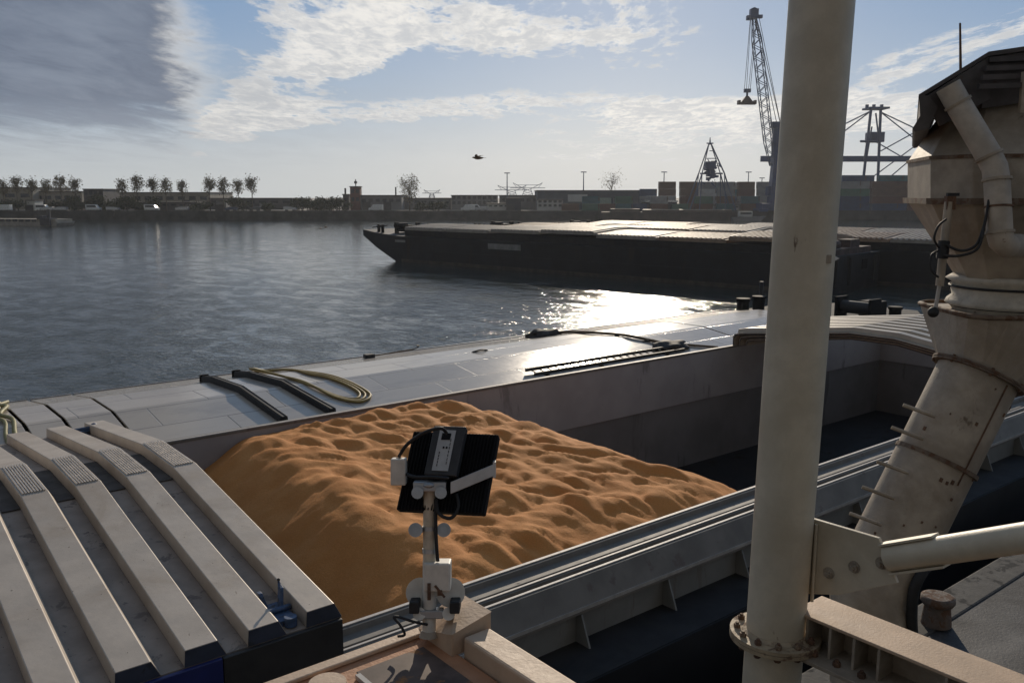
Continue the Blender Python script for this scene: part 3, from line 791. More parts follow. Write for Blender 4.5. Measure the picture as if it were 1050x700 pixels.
# girder along -Y
GZ = 5.72; gh = .27
m = MB()
m.box(5.17, 5.53, -3.2, 3.27, GZ - .022, GZ)
obj('girder_top_flange', m, beam_m, Ft, bevel=.004)
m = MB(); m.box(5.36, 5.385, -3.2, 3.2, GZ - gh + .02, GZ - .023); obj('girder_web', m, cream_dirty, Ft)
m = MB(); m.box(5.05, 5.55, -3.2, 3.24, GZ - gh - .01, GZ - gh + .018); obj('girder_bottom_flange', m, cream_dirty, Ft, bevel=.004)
for y in [3.16 - .175 * i for i in range(4)] + [2.2, 1.7, 1.2, .7]:
    obj('stiffener', MB().box(5.18, 5.359, y - .009, y + .009, GZ - gh + .019, GZ - .0235), cream_dirty, Ft)
for y in (3.07, 2.90, 2.72):
    p = Vector((5.14, y, GZ - gh + .019)); m = MB(); m.tube([p, p + Vector((0, 0, .03))], .027, 6, True, False); m.tube([p + Vector((0, 0, .03)), p + Vector((0, 0, .048))], .014, 8)
    obj('bolt', m, rusty, Ft)
obj('far_column', MB().tube([(5.36, -3.3, 3.0), (5.36, -3.3, 14)], CR, 32), cream, Ft)

# platform with kerb beam, floodlight post
PZ = 6.65
Pt = thing('platform', 'rusty pinkish deck plate in the bottom corner with a pale kerb beam', 'platform', (1, 1, PZ))
obj('deck_plate', MB().box(-2.6, 2.02, -2.5, 3.14, PZ - .06, PZ), platform_m, Pt, bevel=.006)
obj('edge_trim', MB().box(-2.6, 2.0, 3.10, 3.16, PZ + .002, PZ + .022), beam_m, Pt, bevel=.006)
obj('kerb_beam', MB().box(2.03, 2.17, -2.5, 2.86, PZ - .06, PZ + .085), beam_m, Pt, bevel=.012)
m = MB(); m.loft([[(1.985, 2.88, PZ), (2.20, 2.88, PZ), (2.20, 3.15, PZ), (1.985, 3.15, PZ)], [(1.985, 2.88, PZ + .10), (2.20, 2.88, PZ + .14), (2.20, 3.15, PZ + .14), (1.985, 3.15, PZ + .02)]])
obj('corner_block', m, beam_m, Pt, bevel=.01)
obj('drain_plate', MB().box(1.60, 1.93, 2.55, 3.02, PZ + .002, PZ + .008), mat('stained_dark_plate', (.11, .075, .06), .6, var=.4, vscale=5, spec=.25, stain=(.34, .15, .05), stain_at=.55, stain_scale=3), Pt, bevel=.003)
obj('plate_edge', MB().box(1.575, 1.597, 2.55, 2.98, PZ + .002, PZ + .022), coam_edge, Pt)
obj('pad', MB().tube([(1.45, 2.98, PZ + .002), (1.45, 2.98, PZ + .035)], [.085, .075], 24), beam_m, Pt)
for x, y in ((-2.4, 2.9), (1.9, 2.7), (-2.4, -2.3), (1.9, -2.3)): obj('leg', MB().box(x - .08, x + .08, y - .08, y + .08, 3.0, PZ - .062), cream_dirty, Pt)
# floodlight on its stand
fx = Vector((2.0, 3.09, PZ + .002)); UPc = FW * sin(PITCH) + Vector((0, 0, cos(PITCH))); FWc = FW * cos(PITCH) - Vector((0, 0, sin(PITCH)))
DL = 3.86
Lt = thing('floodlight', 'black floodlight seen from behind on a short white jointed pole', 'floodlight', fx, )
def k(px, py, dd=0.0): return K(px, py, DL + dd)
sil = white_m
obj('pole', MB().tube([k(440, 648), k(440.5, 575)], .030, 20), sil, Lt)
up_pole = obj('upper_pole', MB().tube([k(440.5, 578), k(440.8, 500)], .029, 20), mat('pole_cream', (.52, .46, .36), .5, var=.15, vscale=14, stain=(.2, .12, .06), stain_at=.66, stain_scale=16), Lt)
m = MB()
for py in (541, 564): m.tube([k(440.6, py - 2), k(440.6, py + 2)], .032, 20)
obj('clamp_band', m, galv, up_pole)
for px in (426, 455):
    m = MB(); m.tube([k(px, 543, -.03), k(px, 543, .03)], .031, 16); m.tube([k(px, 543, -.045), k(px, 543, -.03)], .016, 8)
    kn = obj('clamp_knob', m, galv, up_pole, bevel=.004)
m = MB(); m.tube([k(428, 543), k(453, 543)], .012, 8); obj('clamp_pin', m, galv, up_pole)
# tilt head
m = MB(); m.obox(k(449, 589), RT * .058, UPc * .062, FWc * .05); obj('motor_box', m, sil, Lt, bevel=.008)
for px, sx in ((431, 1), (462, 1)):
    m = MB(); m.tube([k(px, 607, .02), k(px, 607, .075)], .064, 28); hd = obj('side_disc', m, sil, Lt, bevel=.006)
    m = MB(); m.obox(k(px - 5 if px < 445 else px + 5, 619, .0), RT * .022, UPc * .026, FWc * .06); obj('rubber_pad', m, rubber, Lt, bevel=.006)
    m = MB(); m.tube([k(px - 1 if px < 445 else px - 2, 629, -.04), k(px - 1 if px < 445 else px - 2, 629, .03)], .028, 14); obj('clamp_knob', m, sil, Lt, bevel=.004)
m = MB(); m.obox(k(443, 628, -.01), RT * .05, UPc * .018, FWc * .03); obj('lower_clamp', m, galv, Lt, bevel=.004)
m = MB(); m.obox(k(440, 606, -.05), RT * .007, UPc * .036, FWc * .008); m.obox(k(451, 607, -.045), RT * .010, UPc * .012, FWc * .008); m.tube([k(446, 600, -.05), k(456, 612, -.05)], .006, 6)
obj('hinge_strap', m, rusty, Lt)
m = MB(); m.tube([k(440, 652), k(440, 646)], [.045, .034], 16); obj('foot', m, cream_dirty, Lt)
# head: housing with fins facing the grain
ex = (RT * cos(RD(4.5)) - UPc * sin(RD(4.5))).normalized(); nz = (FWc * cos(RD(22)) - UPc * sin(RD(22))).normalized()
nz = (nz + RT * .12).normalized(); ex = (ex - nz * ex.dot(nz)).normalized(); ey = nz.cross(ex).normalized()
if ey.z < 0: ey = -ey
ey = (ey + ex * .10).normalized()
hc_ = k(460.5, 485, .06)
m = MB(); m.obox(hc_, ex * .196, ey * .180, nz * .03); ho = obj('housing', m, blackm, Lt, bevel=.006)
m = MB()
for i in range(26): m.obox(hc_ + ex * (-.185 + .37 * i / 25) - nz * .035, ex * .0022, ey * .176, nz * .006)
obj('cooling_fins', m, blackm, ho)
m = MB(); m.obox(hc_ + nz * .034, ex * .18, ey * .158, nz * .003); obj('glass', m, glassm, ho)
dc = hc_ - ex * .012 + ey * .075 - nz * .085
m = MB(); m.obox(dc, ex * .072, ey * .112, nz * .028); db = obj('driver_box', m, mat('dark_grey_alloy', (.05, .05, .052), .5, .4, var=.2, vscale=16), Lt, bevel=.005)
m = MB(); m.obox(dc - nz * .030 - ex * .004, ex * .036, ey * .092, nz * .002); lp = obj('label_plate', m, plate_m, db)
m = MB(); m.obox(dc - nz * .0335 - ex * .006 + ey * .062, ex * .020, ey * .015, nz * .001); obj('display', m, blackm, db)
m = MB()
for a, b in ((-.008, .012), (.006, .012)): m.obox(dc - nz * .0335 + ex * a + ey * b, ex * .0035, ey * .0045, nz * .001)
for i in range(7): m.obox(dc - nz * .0333 + ex * (.018) + ey * (.045 - i * .017), ex * .0012, ey * .006, nz * .0008)
for i in range(5): m.obox(dc - nz * .0333 - ex * .022 + ey * (-.012 - i * .014), ex * .0015, ey * .005, nz * .0008)
obj('label_marks', m, blackm, db)
# bracket
m = MB(); pa, pb = k(462, 500, -.055), k(508, 481, -.02)
dd_ = (pb - pa); m.obox((pa + pb) / 2, dd_ / 2, UPc * .026, FWc * .004); obj('bracket_arm', m, galv, Lt, bevel=.002)
m = MB(); m.obox(k(507, 480, .02), RT * .006, UPc * .034, FWc * .045); obj('bracket_ear', m, galv, Lt)
m = MB(); m.obox(k(441, 498, -.02), RT * .072, UPc * .022, FWc * .028); obj('cross_clamp', m, galv, Lt, bevel=.006)
for px in (428, 452):
    m = MB(); m.tube([k(px, 505, -.07), k(px, 505, .0)], .026, 14); m.tube([k(px, 505, -.08), k(px, 505, -.07)], .013, 6); obj('clamp_knob', m, galv, Lt, bevel=.003)
m = MB(); m.ball(k(440, 496, -.03), .032, .032, .016); obj('pole_cap', m, galv, Lt)
m = MB(); m.obox(k(409, 483, -.01), RT * .033 , UPc * .058, FWc * .03); jb = obj('junction_box', m, white_m, Lt, bevel=.006)
m = MB(); m.tube([k(409, 470, -.012), k(409, 469, -.012)], .012, 12); obj('gland', m, blackm, jb)
def spl(pts, n=8):
    P = [Vector(p) for p in pts]; out = []
    for i in range(len(P) - 1):
        p0, p1, p2, p3 = P[max(i - 1, 0)], P[i], P[i + 1], P[min(i + 2, len(P) - 1)]
        for q in range(n):
            t = q / n; out.append(.5 * ((2 * p1) + (p2 - p0) * t + (2 * p0 - 5 * p1 + 4 * p2 - p3) * t * t + (3 * p1 - p0 - 3 * p2 + p3) * t ** 3))
    out.append(P[-1]); return out
obj('cable', MB().tube(spl([k(409, 468, -.02), k(418, 455, -.05), k(436, 443, -.08), k(452, 439, -.08), k(458, 444, -.05)]), .008, 8), rubber, Lt)
obj('cable', MB().tube(spl([k(417, 486, -.03), k(426, 489, -.07), k(442, 489, -.09), k(460, 490, -.06)]), .008, 8), rubber, Lt)
obj('cable', MB().tube(spl([k(468, 506, -.03), k(470, 520, -.05), k(462, 531, -.06), k(450, 526, -.05), k(447, 512, -.03), k(447, 545, -.035), k(448, 565, -.035), k(449, 575, -.03)]), .008, 8), rubber, Lt)
obj('cable', MB().tube(spl([k(438, 640, -.03), k(424, 637, -.06), k(408, 632, -.05), k(404, 633, -.05), k(410, 640, -.06), k(415, 650, -.06), k(408, 652, -.05)]), .006, 8), rubber, Lt)

# ================================================================== LOADING HOPPER
HC = K(1040, 207, 8.75)
Hp = thing('loading_hopper', 'weathered cream hopper with dark canopy and slanting chute at the right', 'hopper', (HC.x, HC.y, 3.0))
hray = K(1010, 200, 1.0) - Vector((0, 0, H)); HF = Vector((hray.x, hray.y, 0)).normalized(); HR = Vector((HF.y, -HF.x, 0))
def octo(c, hw, ch=.34, rot=RD(14)):
    pts = []
    for sx, sy, f in ((1, 1, 0), (1, 1, 1), (-1, 1, 0), (-1, 1, 1), (-1, -1, 0), (-1, -1, 1), (1, -1, 0), (1, -1, 1)):
        pass
    ring = [(1, -(1 - ch)), (1, 1 - ch), (1 - ch, 1), (-(1 - ch), 1), (-1, 1 - ch), (-1, -(1 - ch)), (-(1 - ch), -1), (1 - ch, -1)]
    for x, y in ring:
        X = x * cos(rot) - y * sin(rot); Y = x * sin(rot) + y * cos(rot)
        pts.append(c + (HR * X + HF * Y) * hw * .885)
    return pts
axh = lambda py, cx=1040: K(cx, py, 8.75)
W = 1.0
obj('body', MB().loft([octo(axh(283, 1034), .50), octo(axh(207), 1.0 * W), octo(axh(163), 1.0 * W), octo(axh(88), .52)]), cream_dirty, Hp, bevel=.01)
m = MB(); m.loft([octo(axh(209), 1.05 * W), octo(axh(203), 1.05 * W)]); m.loft([octo(axh(165), 1.015 * W), octo(axh(161.5), 1.015 * W)])
obj('seam_flange', m, mat('rust_edged_flange', (.14, .10, .07), .8, var=.35, vscale=9, stain=RUST, stain_at=.5, stain_scale=8), Hp, bevel=.004)
m = MB(); m.obox(K(977, 199.5, 7.72), RT * .05, FW * .02, Vector((0, 0, .014))); obj('pull_handle', m, rubber, Hp)
# canvas collar
secs = []
for py, hw in ((282, .50), (286, .56), (290, .50), (297, .51), (303, .50), (307, .55), (311, .57), (314, .52), (318, .50)):
    c = axh(py, 1033); secs.append([c + (RT * cos(a) + FW * sin(a)) * hw for a in [2 * pi * i / 28 for i in range(28)]])
co_ = obj('canvas_collar', MB().loft(secs, True), canvas_m, Hp)
m = MB()
for py in (293.5, 313): c = axh(py, 1033); m.tube([c + (RT * cos(a) + FW * sin(a)) * .522 for a in [2 * pi * i / 28 for i in range(29)]], .012, 6)
obj('strap', m, rubber, co_)
# funnel and chute
A0, A1 = K(1003, 383, 8.6), K(897, 597, 8.6); ca = (A1 - A0).normalized(); r0 = .375
e1 = ca.cross(FWc).normalized(); e2 = ca.cross(e1).normalized()
if e1.dot(RT) < 0: e1 = -e1
if e2.dot(FWc) > 0: e2 = -e2
def ring_at(c, r, n=28): return [c + (e1 * cos(2 * pi * i / n) - e2 * sin(2 * pi * i / n)) * r for i in range(n)]
topc = axh(318, 1031); sq = []
for i in range(28):
    a = 2 * pi * i / 28; x, y = cos(a), sin(a); s_ = 1 / max(abs(x), abs(y)); s_ = min(s_, 1.25); sq.append(topc + (RT * x + FW * y) * .64 * s_)
obj('funnel', MB().loft([sq, ring_at(A0, r0 + .02)]), cream_dirty, Hp)
m = MB(); m.tube([Vector(p) + Vector((0, 0, .01)) for p in sq] + [Vector(sq[0]) + Vector((0, 0, .01))], .025, 6)
obj('funnel_rim', m, mat('rust_edged_flange', (1, 1, 1)), Hp)
chp = [A0, A0 + ca * 1.0, A1 - ca * .1, A1 + ca * .12 + Vector((0, 0, -.02)), K(893, 622, 8.6), K(892, 645, 8.6), K(892, 700, 8.6)]
ch = obj('chute', MB().tube(chp, r0, 36), cream_dirty, Hp)
m = MB()
for c, r in ((A0, r0 + .065), (A0 + ca * .022, r0 + .06)): m.loft([ring_at(c - ca * .012, r), ring_at(c + ca * .008, r)])
mid = K(960, 472, 8.6); m.loft([ring_at(mid - ca * .02, r0 + .022), ring_at(mid + ca * .02, r0 + .022)])
obj('chute_flange', m, mat('rust_edged_flange', (1, 1, 1)), ch)
for i in range(14):
    a = 2 * pi * i / 14; p = A0 + (e1 * cos(a) + e2 * sin(a)) * (r0 + .04)
    if i % 2 == 0: obj('bolt', MB().tube([p - ca * .03, p + ca * .05], .014, 6), rusty, ch)
for i, (px, py) in enumerate(((926, 415), (914, 438), (899, 473), (884, 499), (871, 526))):
    p0 = K(px, py, 8.42); p1 = K(px + 33, py + 12, 8.32)
    obj('rung', MB().tube([p0, p1], .019, 8), cream_dirty, ch)
m = MB(); random.seed(11)
for i in range(16):
    s_ = random.uniform(.1, 2.3); a = random.uniform(-1.2, 1.2); p = A0 + ca * s_ + (-FWc * cos(a) + e1 * sin(a)) * (r0 + .002)
    n_ = (-FWc * cos(a) + e1 * sin(a)); z_ = .006 + .010 * random.random()
    m.obox(p, ca * z_ * 1.4, n_ * .006, ca.cross(n_) * z_)
obj('weld_scar', m, rusty, ch, bevel=.002)
m = MB()
seam = [A0 + ca * .05 + (e1 * .30 - FWc * .93).normalized() * (r0 + .004), A0 + ca * 1.1 + (e1 * .30 - FWc * .93).normalized() * (r0 + .004)]
m.tube(seam, .008, 6); obj('seam', m, rusty, ch)
m = MB(); m.tube(spl([K(936, 652, 8.3), K(935, 630, 8.25), K(937, 605, 8.2), K(945, 588, 8.2), K(955, 575, 8.3)]), .05, 10); obj('rubber_sleeve', m, rubber, Hp)
# dust pipe
dp = [K(972, 88, 7.9), K(982, 106, 7.9), K(1014, 160, 7.75), K(1020, 172, 7.74), K(1022, 184, 7.73), K(1025, 238, 7.73), K(1027, 247, 7.74), K(1033, 252, 7.78), K(1046, 252, 8.0)]
pi_ = obj('dust_pipe', MB().tube(dp, .108, 20), mat('pipe_grey_cream', (.42, .37, .31), .6, var=.15, vscale=6, stain=(.15, .1, .07), stain_at=.63, stain_scale=7), Hp)
m = MB()
for a, b in ((dp[1], dp[0]), (dp[2], dp[3]), (dp[4], dp[5]), (dp[5], dp[4])):
    m = MB(); d_ = (Vector(b) - Vector(a)).normalized(); m.tube([Vector(a) - d_ * .012, Vector(a) + d_ * .012], .122, 20)
    obj('pipe_ring', m, cream_dirty, pi_)
m = MB(); m.tube([K(1024, 211, 7.73), K(1024, 213, 7.73)], .119, 20); obj('pipe_ring', m, rusty, pi_)
# canopy
def kk(px, py, d): return K(px, py, d)
m = MB()
HFs = (K(985, 80, 9.9) - K(985, 80, 8.0)); HFs.z = 0; lh = K(942, 97, 8) - Vector((0, 0, H)); HFs = Vector((lh.x, lh.y, 0)).normalized() * 3.2
def shift(p, d): return p + FW * d
lft, rdg, rgt = K(942, 97, 8.0), K(1014, 53, 8.0), K(1130, 36, 8.0)
th_ = Vector((0, 0, -.04))
m.prism([lft, rdg, rgt, rgt + th_, rdg + th_, lft + th_], HFs)
canopy = obj('canopy', m, roof_m, Hp)
fl0 = K(943.5, 99, 7.98)
m = MB(); m.prism([K(x, y, 8.0) for x, y in ((942.3, 98), (943.5, 119), (935.5, 132), (938, 135), (952, 132), (962, 110), (952, 98))], HFs)
obj('eave_flap', m, roof_m, canopy)
# sloping front skirt of the canopy with its slats
m = MB()
pA, pB = K(958, 96, 7.95), K(1016, 58, 7.95)
m.prism([lft + RT * .04 + th_, rdg + th_ * 1.2, rdg + Vector((0, 0, -.42)) + RT * .05, lft + RT * .22 + Vector((0, 0, -.28))], FW * .03)
obj('front_skirt', m, roof_m, canopy)
m = MB(); q_ = Vector((0, 0, -.5)); m.prism([rdg + th_ * 1.2 + FW * .04, rgt + th_ * 1.2 + FW * .04, rgt + q_ + FW * .04, rdg + q_ + FW * .04], FW * .03); obj('front_panel', m, roof_m, canopy)
for i in range(4):
    m = MB(); a = rdg + Vector((0, 0, -.05 - .085 * i)) - FW * (.03 + .05 * i) - RT * (.05 * i); b = rgt + Vector((0, 0, -.16 - .085 * i)) - FW * (.03 + .05 * i)
    m.prism([a, b, b + Vector((0, 0, -.045)), a + Vector((0, 0, -.045))], FW * .04); obj('slat', m, roof_m, canopy)
m = MB(); m.obox(K(1049, 95, 7.9), RT * .02, FW * .02, Vector((0, 0, .18))); obj('side_panel', m, cream_dirty, Hp)
# hydraulic cylinder and hoses
m = MB(); m.tube([K(973, 207, 7.86), K(963.5, 293, 7.95)], .036, 16); cy = obj('cylinder', m, cream_dirty, Hp)
obj('rod', MB().tube([K(963.5, 292, 7.95), K(959, 318, 7.98)], .017, 10), coam_edge, cy)
m = MB(); m.ball(K(957, 320, 7.98), .05, .05, .05); m.tube([K(968, 247, 7.84), K(966, 265, 7.85)], .05, 10); obj('joint', m, rubber, cy)
m = MB(); m.obox(K(974, 208, 7.86), RT * .04, FW * .03, Vector((0, 0, .06))); obj('lug', m, rusty, cy)
obj('hydraulic_hose', MB().tube(spl([K(968, 250, 7.8), K(985, 257, 7.75), K(1000, 252, 7.7), K(1008, 235, 7.7), K(1012, 218, 7.72)]), .012, 8), rubber, Hp)
obj('hydraulic_hose', MB().tube(spl([K(967, 262, 7.8), K(985, 262, 7.74), K(1003, 254, 7.68), K(1010, 228, 7.68), K(1014, 205, 7.7)]), .012, 8), rubber, Hp)
obj('hydraulic_hose', MB().tube(spl([K(970, 225, 7.8), K(962, 232, 7.75), K(958, 245, 7.75), K(963, 254, 7.8)]), .010, 8), rubber, Hp)
obj('hydraulic_hose', MB().tube(spl([K(962, 257, 7.8), K(955, 262, 7.75), K(954, 275, 7.75), K(958, 281, 7.78), K(962, 284, 7.85)]), .010, 8), rubber, Hp)
m = MB()
m.tube([K(1052, 222, 7.9), K(1120, 224, 8.0)], .02, 8)
obj('cable', m, rubber, Hp)
for p in (HC + RT * 1.6 - FW * 1.1, HC + RT * 1.6 + FW * 1.1):
    obj('support_leg', MB().box(p.x - .12, p.x + .12, p.y - .12, p.y + .12, 3.0, 10.0), cream_dirty, Hp)
obj('support_beam', MB().obox(HC + RT * 1.35, RT * .35, FW * 1.2, Vector((0, 0, .12))), cream_dirty, Hp)
tag(obj('antenna', MB().tube([K(985, 73, 8.6), K(984.5, 24, 8.6)], [.014, .010], 8), rusty, origin=K(985, 73, 8.6)), 'thin rod rising above the dark hopper canopy', 'antenna')
# quay bollard
p = Vector((11.15, 4.93, 3.0))
t = thing('quay_bollard', 'squat rusty mushroom bollard at the quay edge below the chute', 'bollard', p)
bm_ = mat('rusty_bollard', (.13, .10, .08), .8, var=.3, vscale=8, stain=RUST, stain_at=.5, stain_scale=8, bump=.4, bscale=30)
obj('post', MB().tube([p + Vector((0, 0, .021)), p + Vector((0, 0, .30))], [.19, .16], 24), bm_, t)
obj('cap', MB().tube([p + Vector((0, 0, .30)), p + Vector((0, 0, .34)), p + Vector((0, 0, .40)), p + Vector((0, 0, .415))], [.19, .215, .21, .17], 24), bm_, t)

# ================================================================== BARGES ACROSS THE WATER
ex2 = (RT * .732 - FW * .681).normalized(); RB = atan2(ex2.y, ex2.x)
ey2 = Vector((-ex2.y, ex2.x, 0))
def bxy(x, y, z=0): return G(-15.4, 115.5, 0) + ex2 * x + ey2 * y + Vector((0, 0, z))
def cover_mesh(L, W_):
    m = MB(); y0, y1, yc = .45, W_ - .45, W_ / 2; zt = .30
    n = int(L / .55); secs = []
    prof = [(y0, -.30), (y0, 0), (yc - 1, zt), (yc + 1, zt), (y1, 0), (y1, -.30)]
    m.extr(prof, 0, L - .30)
    for i in range(n):
        x = .06 + i * (L - .42) / n; wq = (L - .42) / n * .52; sec = []
        for y, z in prof[1:5]: sec.append([(x, y, z - .02), (x + wq, y, z - .02), (x + wq * .85, y, z + .12), (x + wq * .15, y, z + .12)])
        m.loft(sec)
    return m
cmesh = {}
dull_plate = mat('dull_name_plate', (.20, .195, .185), .7, var=.25, vscale=1.5)
def far_barge(idx, x0, y0, L, n, label, cov_group, who, gear=True, seed=1):
    rnd = random.Random(seed)
    loc = bxy(x0, y0)
    t = thing('covered_barge', label, 'barge', loc, None, RB, True)
    W_ = 11.2
    m = MB(); m.prism([(-6.6, 0, 4.0), (-6.6, 0, 3.2), (-3.8, 0, 1.7), (0, 0, .1), (1.5, 0, -1), (L, 0, -1), (L, 0, 3.35), (1.0, 0, 3.35), (-3.5, 0, 3.6)], (0, W_, 0))
    hu = obj('hull', m, hull_m, t, bevel=.06)
    m = MB(); m.box(1.5, L - 2.2, .55, W_ - .55, 3.36, 4.10); obj('coaming', m, deck_dark, t)
    m = MB(); m.box(-1, L, -.07, -.005, 3.05, 3.25); m.box(-1, L, -.06, -.005, 1.5, 1.62); obj('rubbing_strake', m, hull_m, t)
    m = MB(); m.box(1.4, L, -.02, -.003, -.3, .42); obj('waterline_band', m, mat('weedy_waterline', (.045, .035, .028), .8, var=.4, vscale=1.2), t)
    m = MB()
    if gear:
        for x, y, r, h in ((-4.4, 1.0, .22, .6), (-3.6, 1.0, .22, .6), (-2.6, 2.6, .3, .9), (-3.4, 5.0, .25, .7), (-2.2, 6.0, .35, .8), (-4.2, 9.8, .22, .6)):
            m.tube([(x, y, 3.5), (x, y, 4.1 + h)], r, 10)
        m.box(-3.2, -1.4, 3.4, 5.0, 3.7, 4.6); m.tube([(-2.4, 2.2, 4.55), (-2.4, 4.2, 4.55)], .35, 12)
        for y in (.25, 1.25): m.tube([(-4.8, y, 4.3), (-2.9, y, 4.6)], .07, 8)
        obj('mooring_gear', m, blackm, t)
    if idx == 0:
        m = MB(); m.box(-1.0 + 1.0, 1.6, -.04, -.004, 2.62, 2.95)
        np_ = obj('name_plate', MB().box(.2, 2.2, -.05, -.006, 2.55, 2.85), dull_plate, hu)
        m = MB(); m.box(17.2, 22.4, -.05, -.006, 2.35, 3.0); np_ = obj('name_plate', m, dull_plate, hu)
        m = MB(); m.box(L + .004, L + .05, 6.9, 8.1, 1.9, 2.8); obj('stern_hatch', m, blackm, hu)
        m = MB()
        for y in (1.0, 4.0, 9.8): m.tube([(L + .1, y, .6), (L + .1, y, 3.1)], .16, 10)
        obj('fender', m, rubber, hu)
        m = MB(); m.box(L - 2.0, L - .3, 1.2, 9.6, 3.36, 3.9); m.tube([(L - 1.2, 2, 4.2), (L - 1.2, 4, 4.2)], .4, 12); m.box(L - 1.8, L - .6, 5.5, 7.6, 3.9, 4.6)
        obj('stern_gear', m, mat('weathered_deck_gear', (.07, .045, .04), .8, var=.4, vscale=1.5), t)
    cl_ = (L - 3.9) / n
    for i in range(n):
        key = (round(cl_, 2), i % 3)
        mt = [greyc, redm, greyc][(i * 2 + idx) % 3] if idx else (greyc if i < n - 2 else redm)
        o = MB
        if (key, mt.name) not in cmesh:
            q = obj('hatch_cover', cover_mesh(cl_, W_), mt, None, origin=(0, 0, 0)); cmesh[(key, mt.name)] = q
        else:
            q = cmesh[(key, mt.name)].copy(); link(q)
        q.location = bxy(x0 + 1.6 + i * cl_, y0, 4.42 + rnd.choice((0, .0, .14, .28))); q.rotation_euler = (0, 0, RB)
        tag(q, f'{"brownish" if mt is redm else "grey"} ribbed cover, {ORD[i]} from the bow on {who}', 'hatch cover', cov_group)
far_barge(0, 0, 0, 58.5, 7, 'long black covered barge lying nearest across the water, bow to the left', 'covers on the nearest far barge', 'the nearest covered barge', seed=3)
far_barge(1, 6.5, 11.9, 62, 8, 'covered barge lying in the middle, behind the long black one', 'covers on the middle far barge', 'the middle covered barge', seed=4)
far_barge(2, 11.0, 23.8, 74, 9, 'farthest covered barge of the three, reaching right past the column', 'covers on the farthest far barge', 'the farthest covered barge', seed=5)

# pontoon at the left edge
t = thing('pontoon', 'low pale pontoon with dashed dark side at the left picture edge', 'pontoon', far(30, 250, z=0), None, ROT_R + RD(-12), True)
m = MB(); m.prism([(-22, 0, -.6), (8.2, 0, -.6), (9.2, 0, .9), (9.2, 0, 1.2), (-22, 0, 1.2)], (0, 7, 0)); obj('hull', m, mat('pale_hull', (.33, .30, .26), .7, var=.2, vscale=.5), t)
m = MB(); m.box(-22, 8.6, .1, 6.9, 1.2, 1.9)
obj('deck_house', m, far_tan, t)
m = MB()
for i in range(11): m.box(-20 + i * 2.1, -18.6 + i * 2.1, -.04, .09, 1.15, 1.85)
obj('side_panel', m, far_dark, t)
m = MB(); m.box(4.0, 7.2, -.6, 2.5, .2, 2.2); m.tube([(5.8, 1, 2.2), (5.8, 1, 4.6)], .45, 10); m.box(2.6, 4.6, 0, 2, 1.9, 2.9); obj('fender_post', m, far_dark, t)

# ================================================================== FAR BANK
def far_building(name, label, px0, px1, pyt, D, depth, wm, roofm=far_roof, nwin=0, ndoor=0, cat='building', roof_h=.35, win_rows=1, trim=None):
    p0, p1 = far(px0, D, z=LAND), far(px1, D, z=LAND); ht = far((px0 + px1) / 2, D, py=pyt).z - LAND
    L = (p1 - p0).length; t = thing(name, label, cat, (p0 + p1) / 2, None, ROT_R, True)
    m = MB(); m.box(-L / 2, L / 2, 0, depth, 0, ht - roof_h); wl = obj('wall', m, wm, t)
    m = MB(); m.box(-L / 2 - .25, L / 2 + .25, -.25, depth + .25, ht - roof_h + .003, ht); obj('roof', m, roofm, t)
    for rw in range(win_rows):
        for i in range(nwin):
            x = -L / 2 + L * (i + .5) / nwin; zz = ht * (.38 + .34 * rw) if win_rows > 1 else ht * .55
            obj('window', MB().box(x - L / nwin * .3, x + L / nwin * .3, -.06, -.003, zz, zz + min(1.4, ht * .2)), glassm, t)
    for i in range(ndoor):
        x = -L / 2 + L * (i + .3) / ndoor
        obj('door', MB().box(x - 1.5, x + 1.5, -.08, -.004, .02, min(4, ht * .55)), far_dark if wm is not far_dark else far_grey, t)
    return t, L, ht
far_building('warehouse', 'long brown warehouse behind the leftmost trees of the far bank', -90, 35, 192, 345, 30, far_tan, nwin=8, ndoor=3)
far_building('warehouse', 'low tan warehouse between the leftmost trees and the dark block', 36, 85, 196, 350, 25, far_tan, nwin=5, ndoor=2)
far_building('shed', 'small off-white shed under the trees at the far left', 28, 36, 205, 322, 6, far_white, ndoor=1, cat='shed')
far_building('office_block', 'dark square block among the trees on the left far bank', 87, 107, 193.5, 330, 14, far_dark, nwin=4, win_rows=2)
far_building('warehouse', 'long warehouse with pale roof line behind the second tree row', 113, 215, 197, 352, 30, far_tan, far_roof, nwin=9, ndoor=3)
far_building('shed', 'low dark shed row left of the parked vehicles on the far bank', 140, 200, 207, 326, 9, far_dark, nwin=7, cat='shed')
far_building('warehouse', 'low dark warehouse between the second tree row and the red tower', 215, 300, 203, 350, 22, far_dark, nwin=7, ndoor=2)
far_building('shed', 'grey shed at the foot of the last four trees', 222, 232, 205, 325, 6, far_grey, ndoor=1, cat='shed')
t, L, ht = far_building('brick_tower', 'square red-brown tower with a mast on the far bank', 359.5, 369.5, 191, 335, 4, brickm, nwin=2, win_rows=2, cat='tower', roof_h=.3)
obj('mast', MB().tube([(0, 2, ht), (0, 2, ht + 2.6)], .18, 8), far_dark, t); obj('mast_head', MB().box(-.5, .5, 1.6, 2.4, ht + 1.0, ht + 1.9), far_dark, t)
t, L, ht = far_building('warehouse', 'grey flat factory joined to the right of the red tower', 369.8, 412, 200, 336, 20, far_grey, nwin=6, ndoor=2)
obj('flue', MB().tube([(L * .33, 4, ht), (L * .33, 4, ht + 3.0)], .28, 10), far_dark, t)
t, L, ht = far_building('turret', 'small dark turret just left of the red tower', 352, 358, 199, 338, 4, far_dark, nwin=1)
obj('chimney', MB().tube([(-.5, 2, ht), (-.5, 2, ht + 2.2)], .35, 8), far_dark, t)
far_building('warehouse', 'low grey hall right of the tall bare tree', 400, 462, 203, 345, 25, far_grey, nwin=8, ndoor=2)
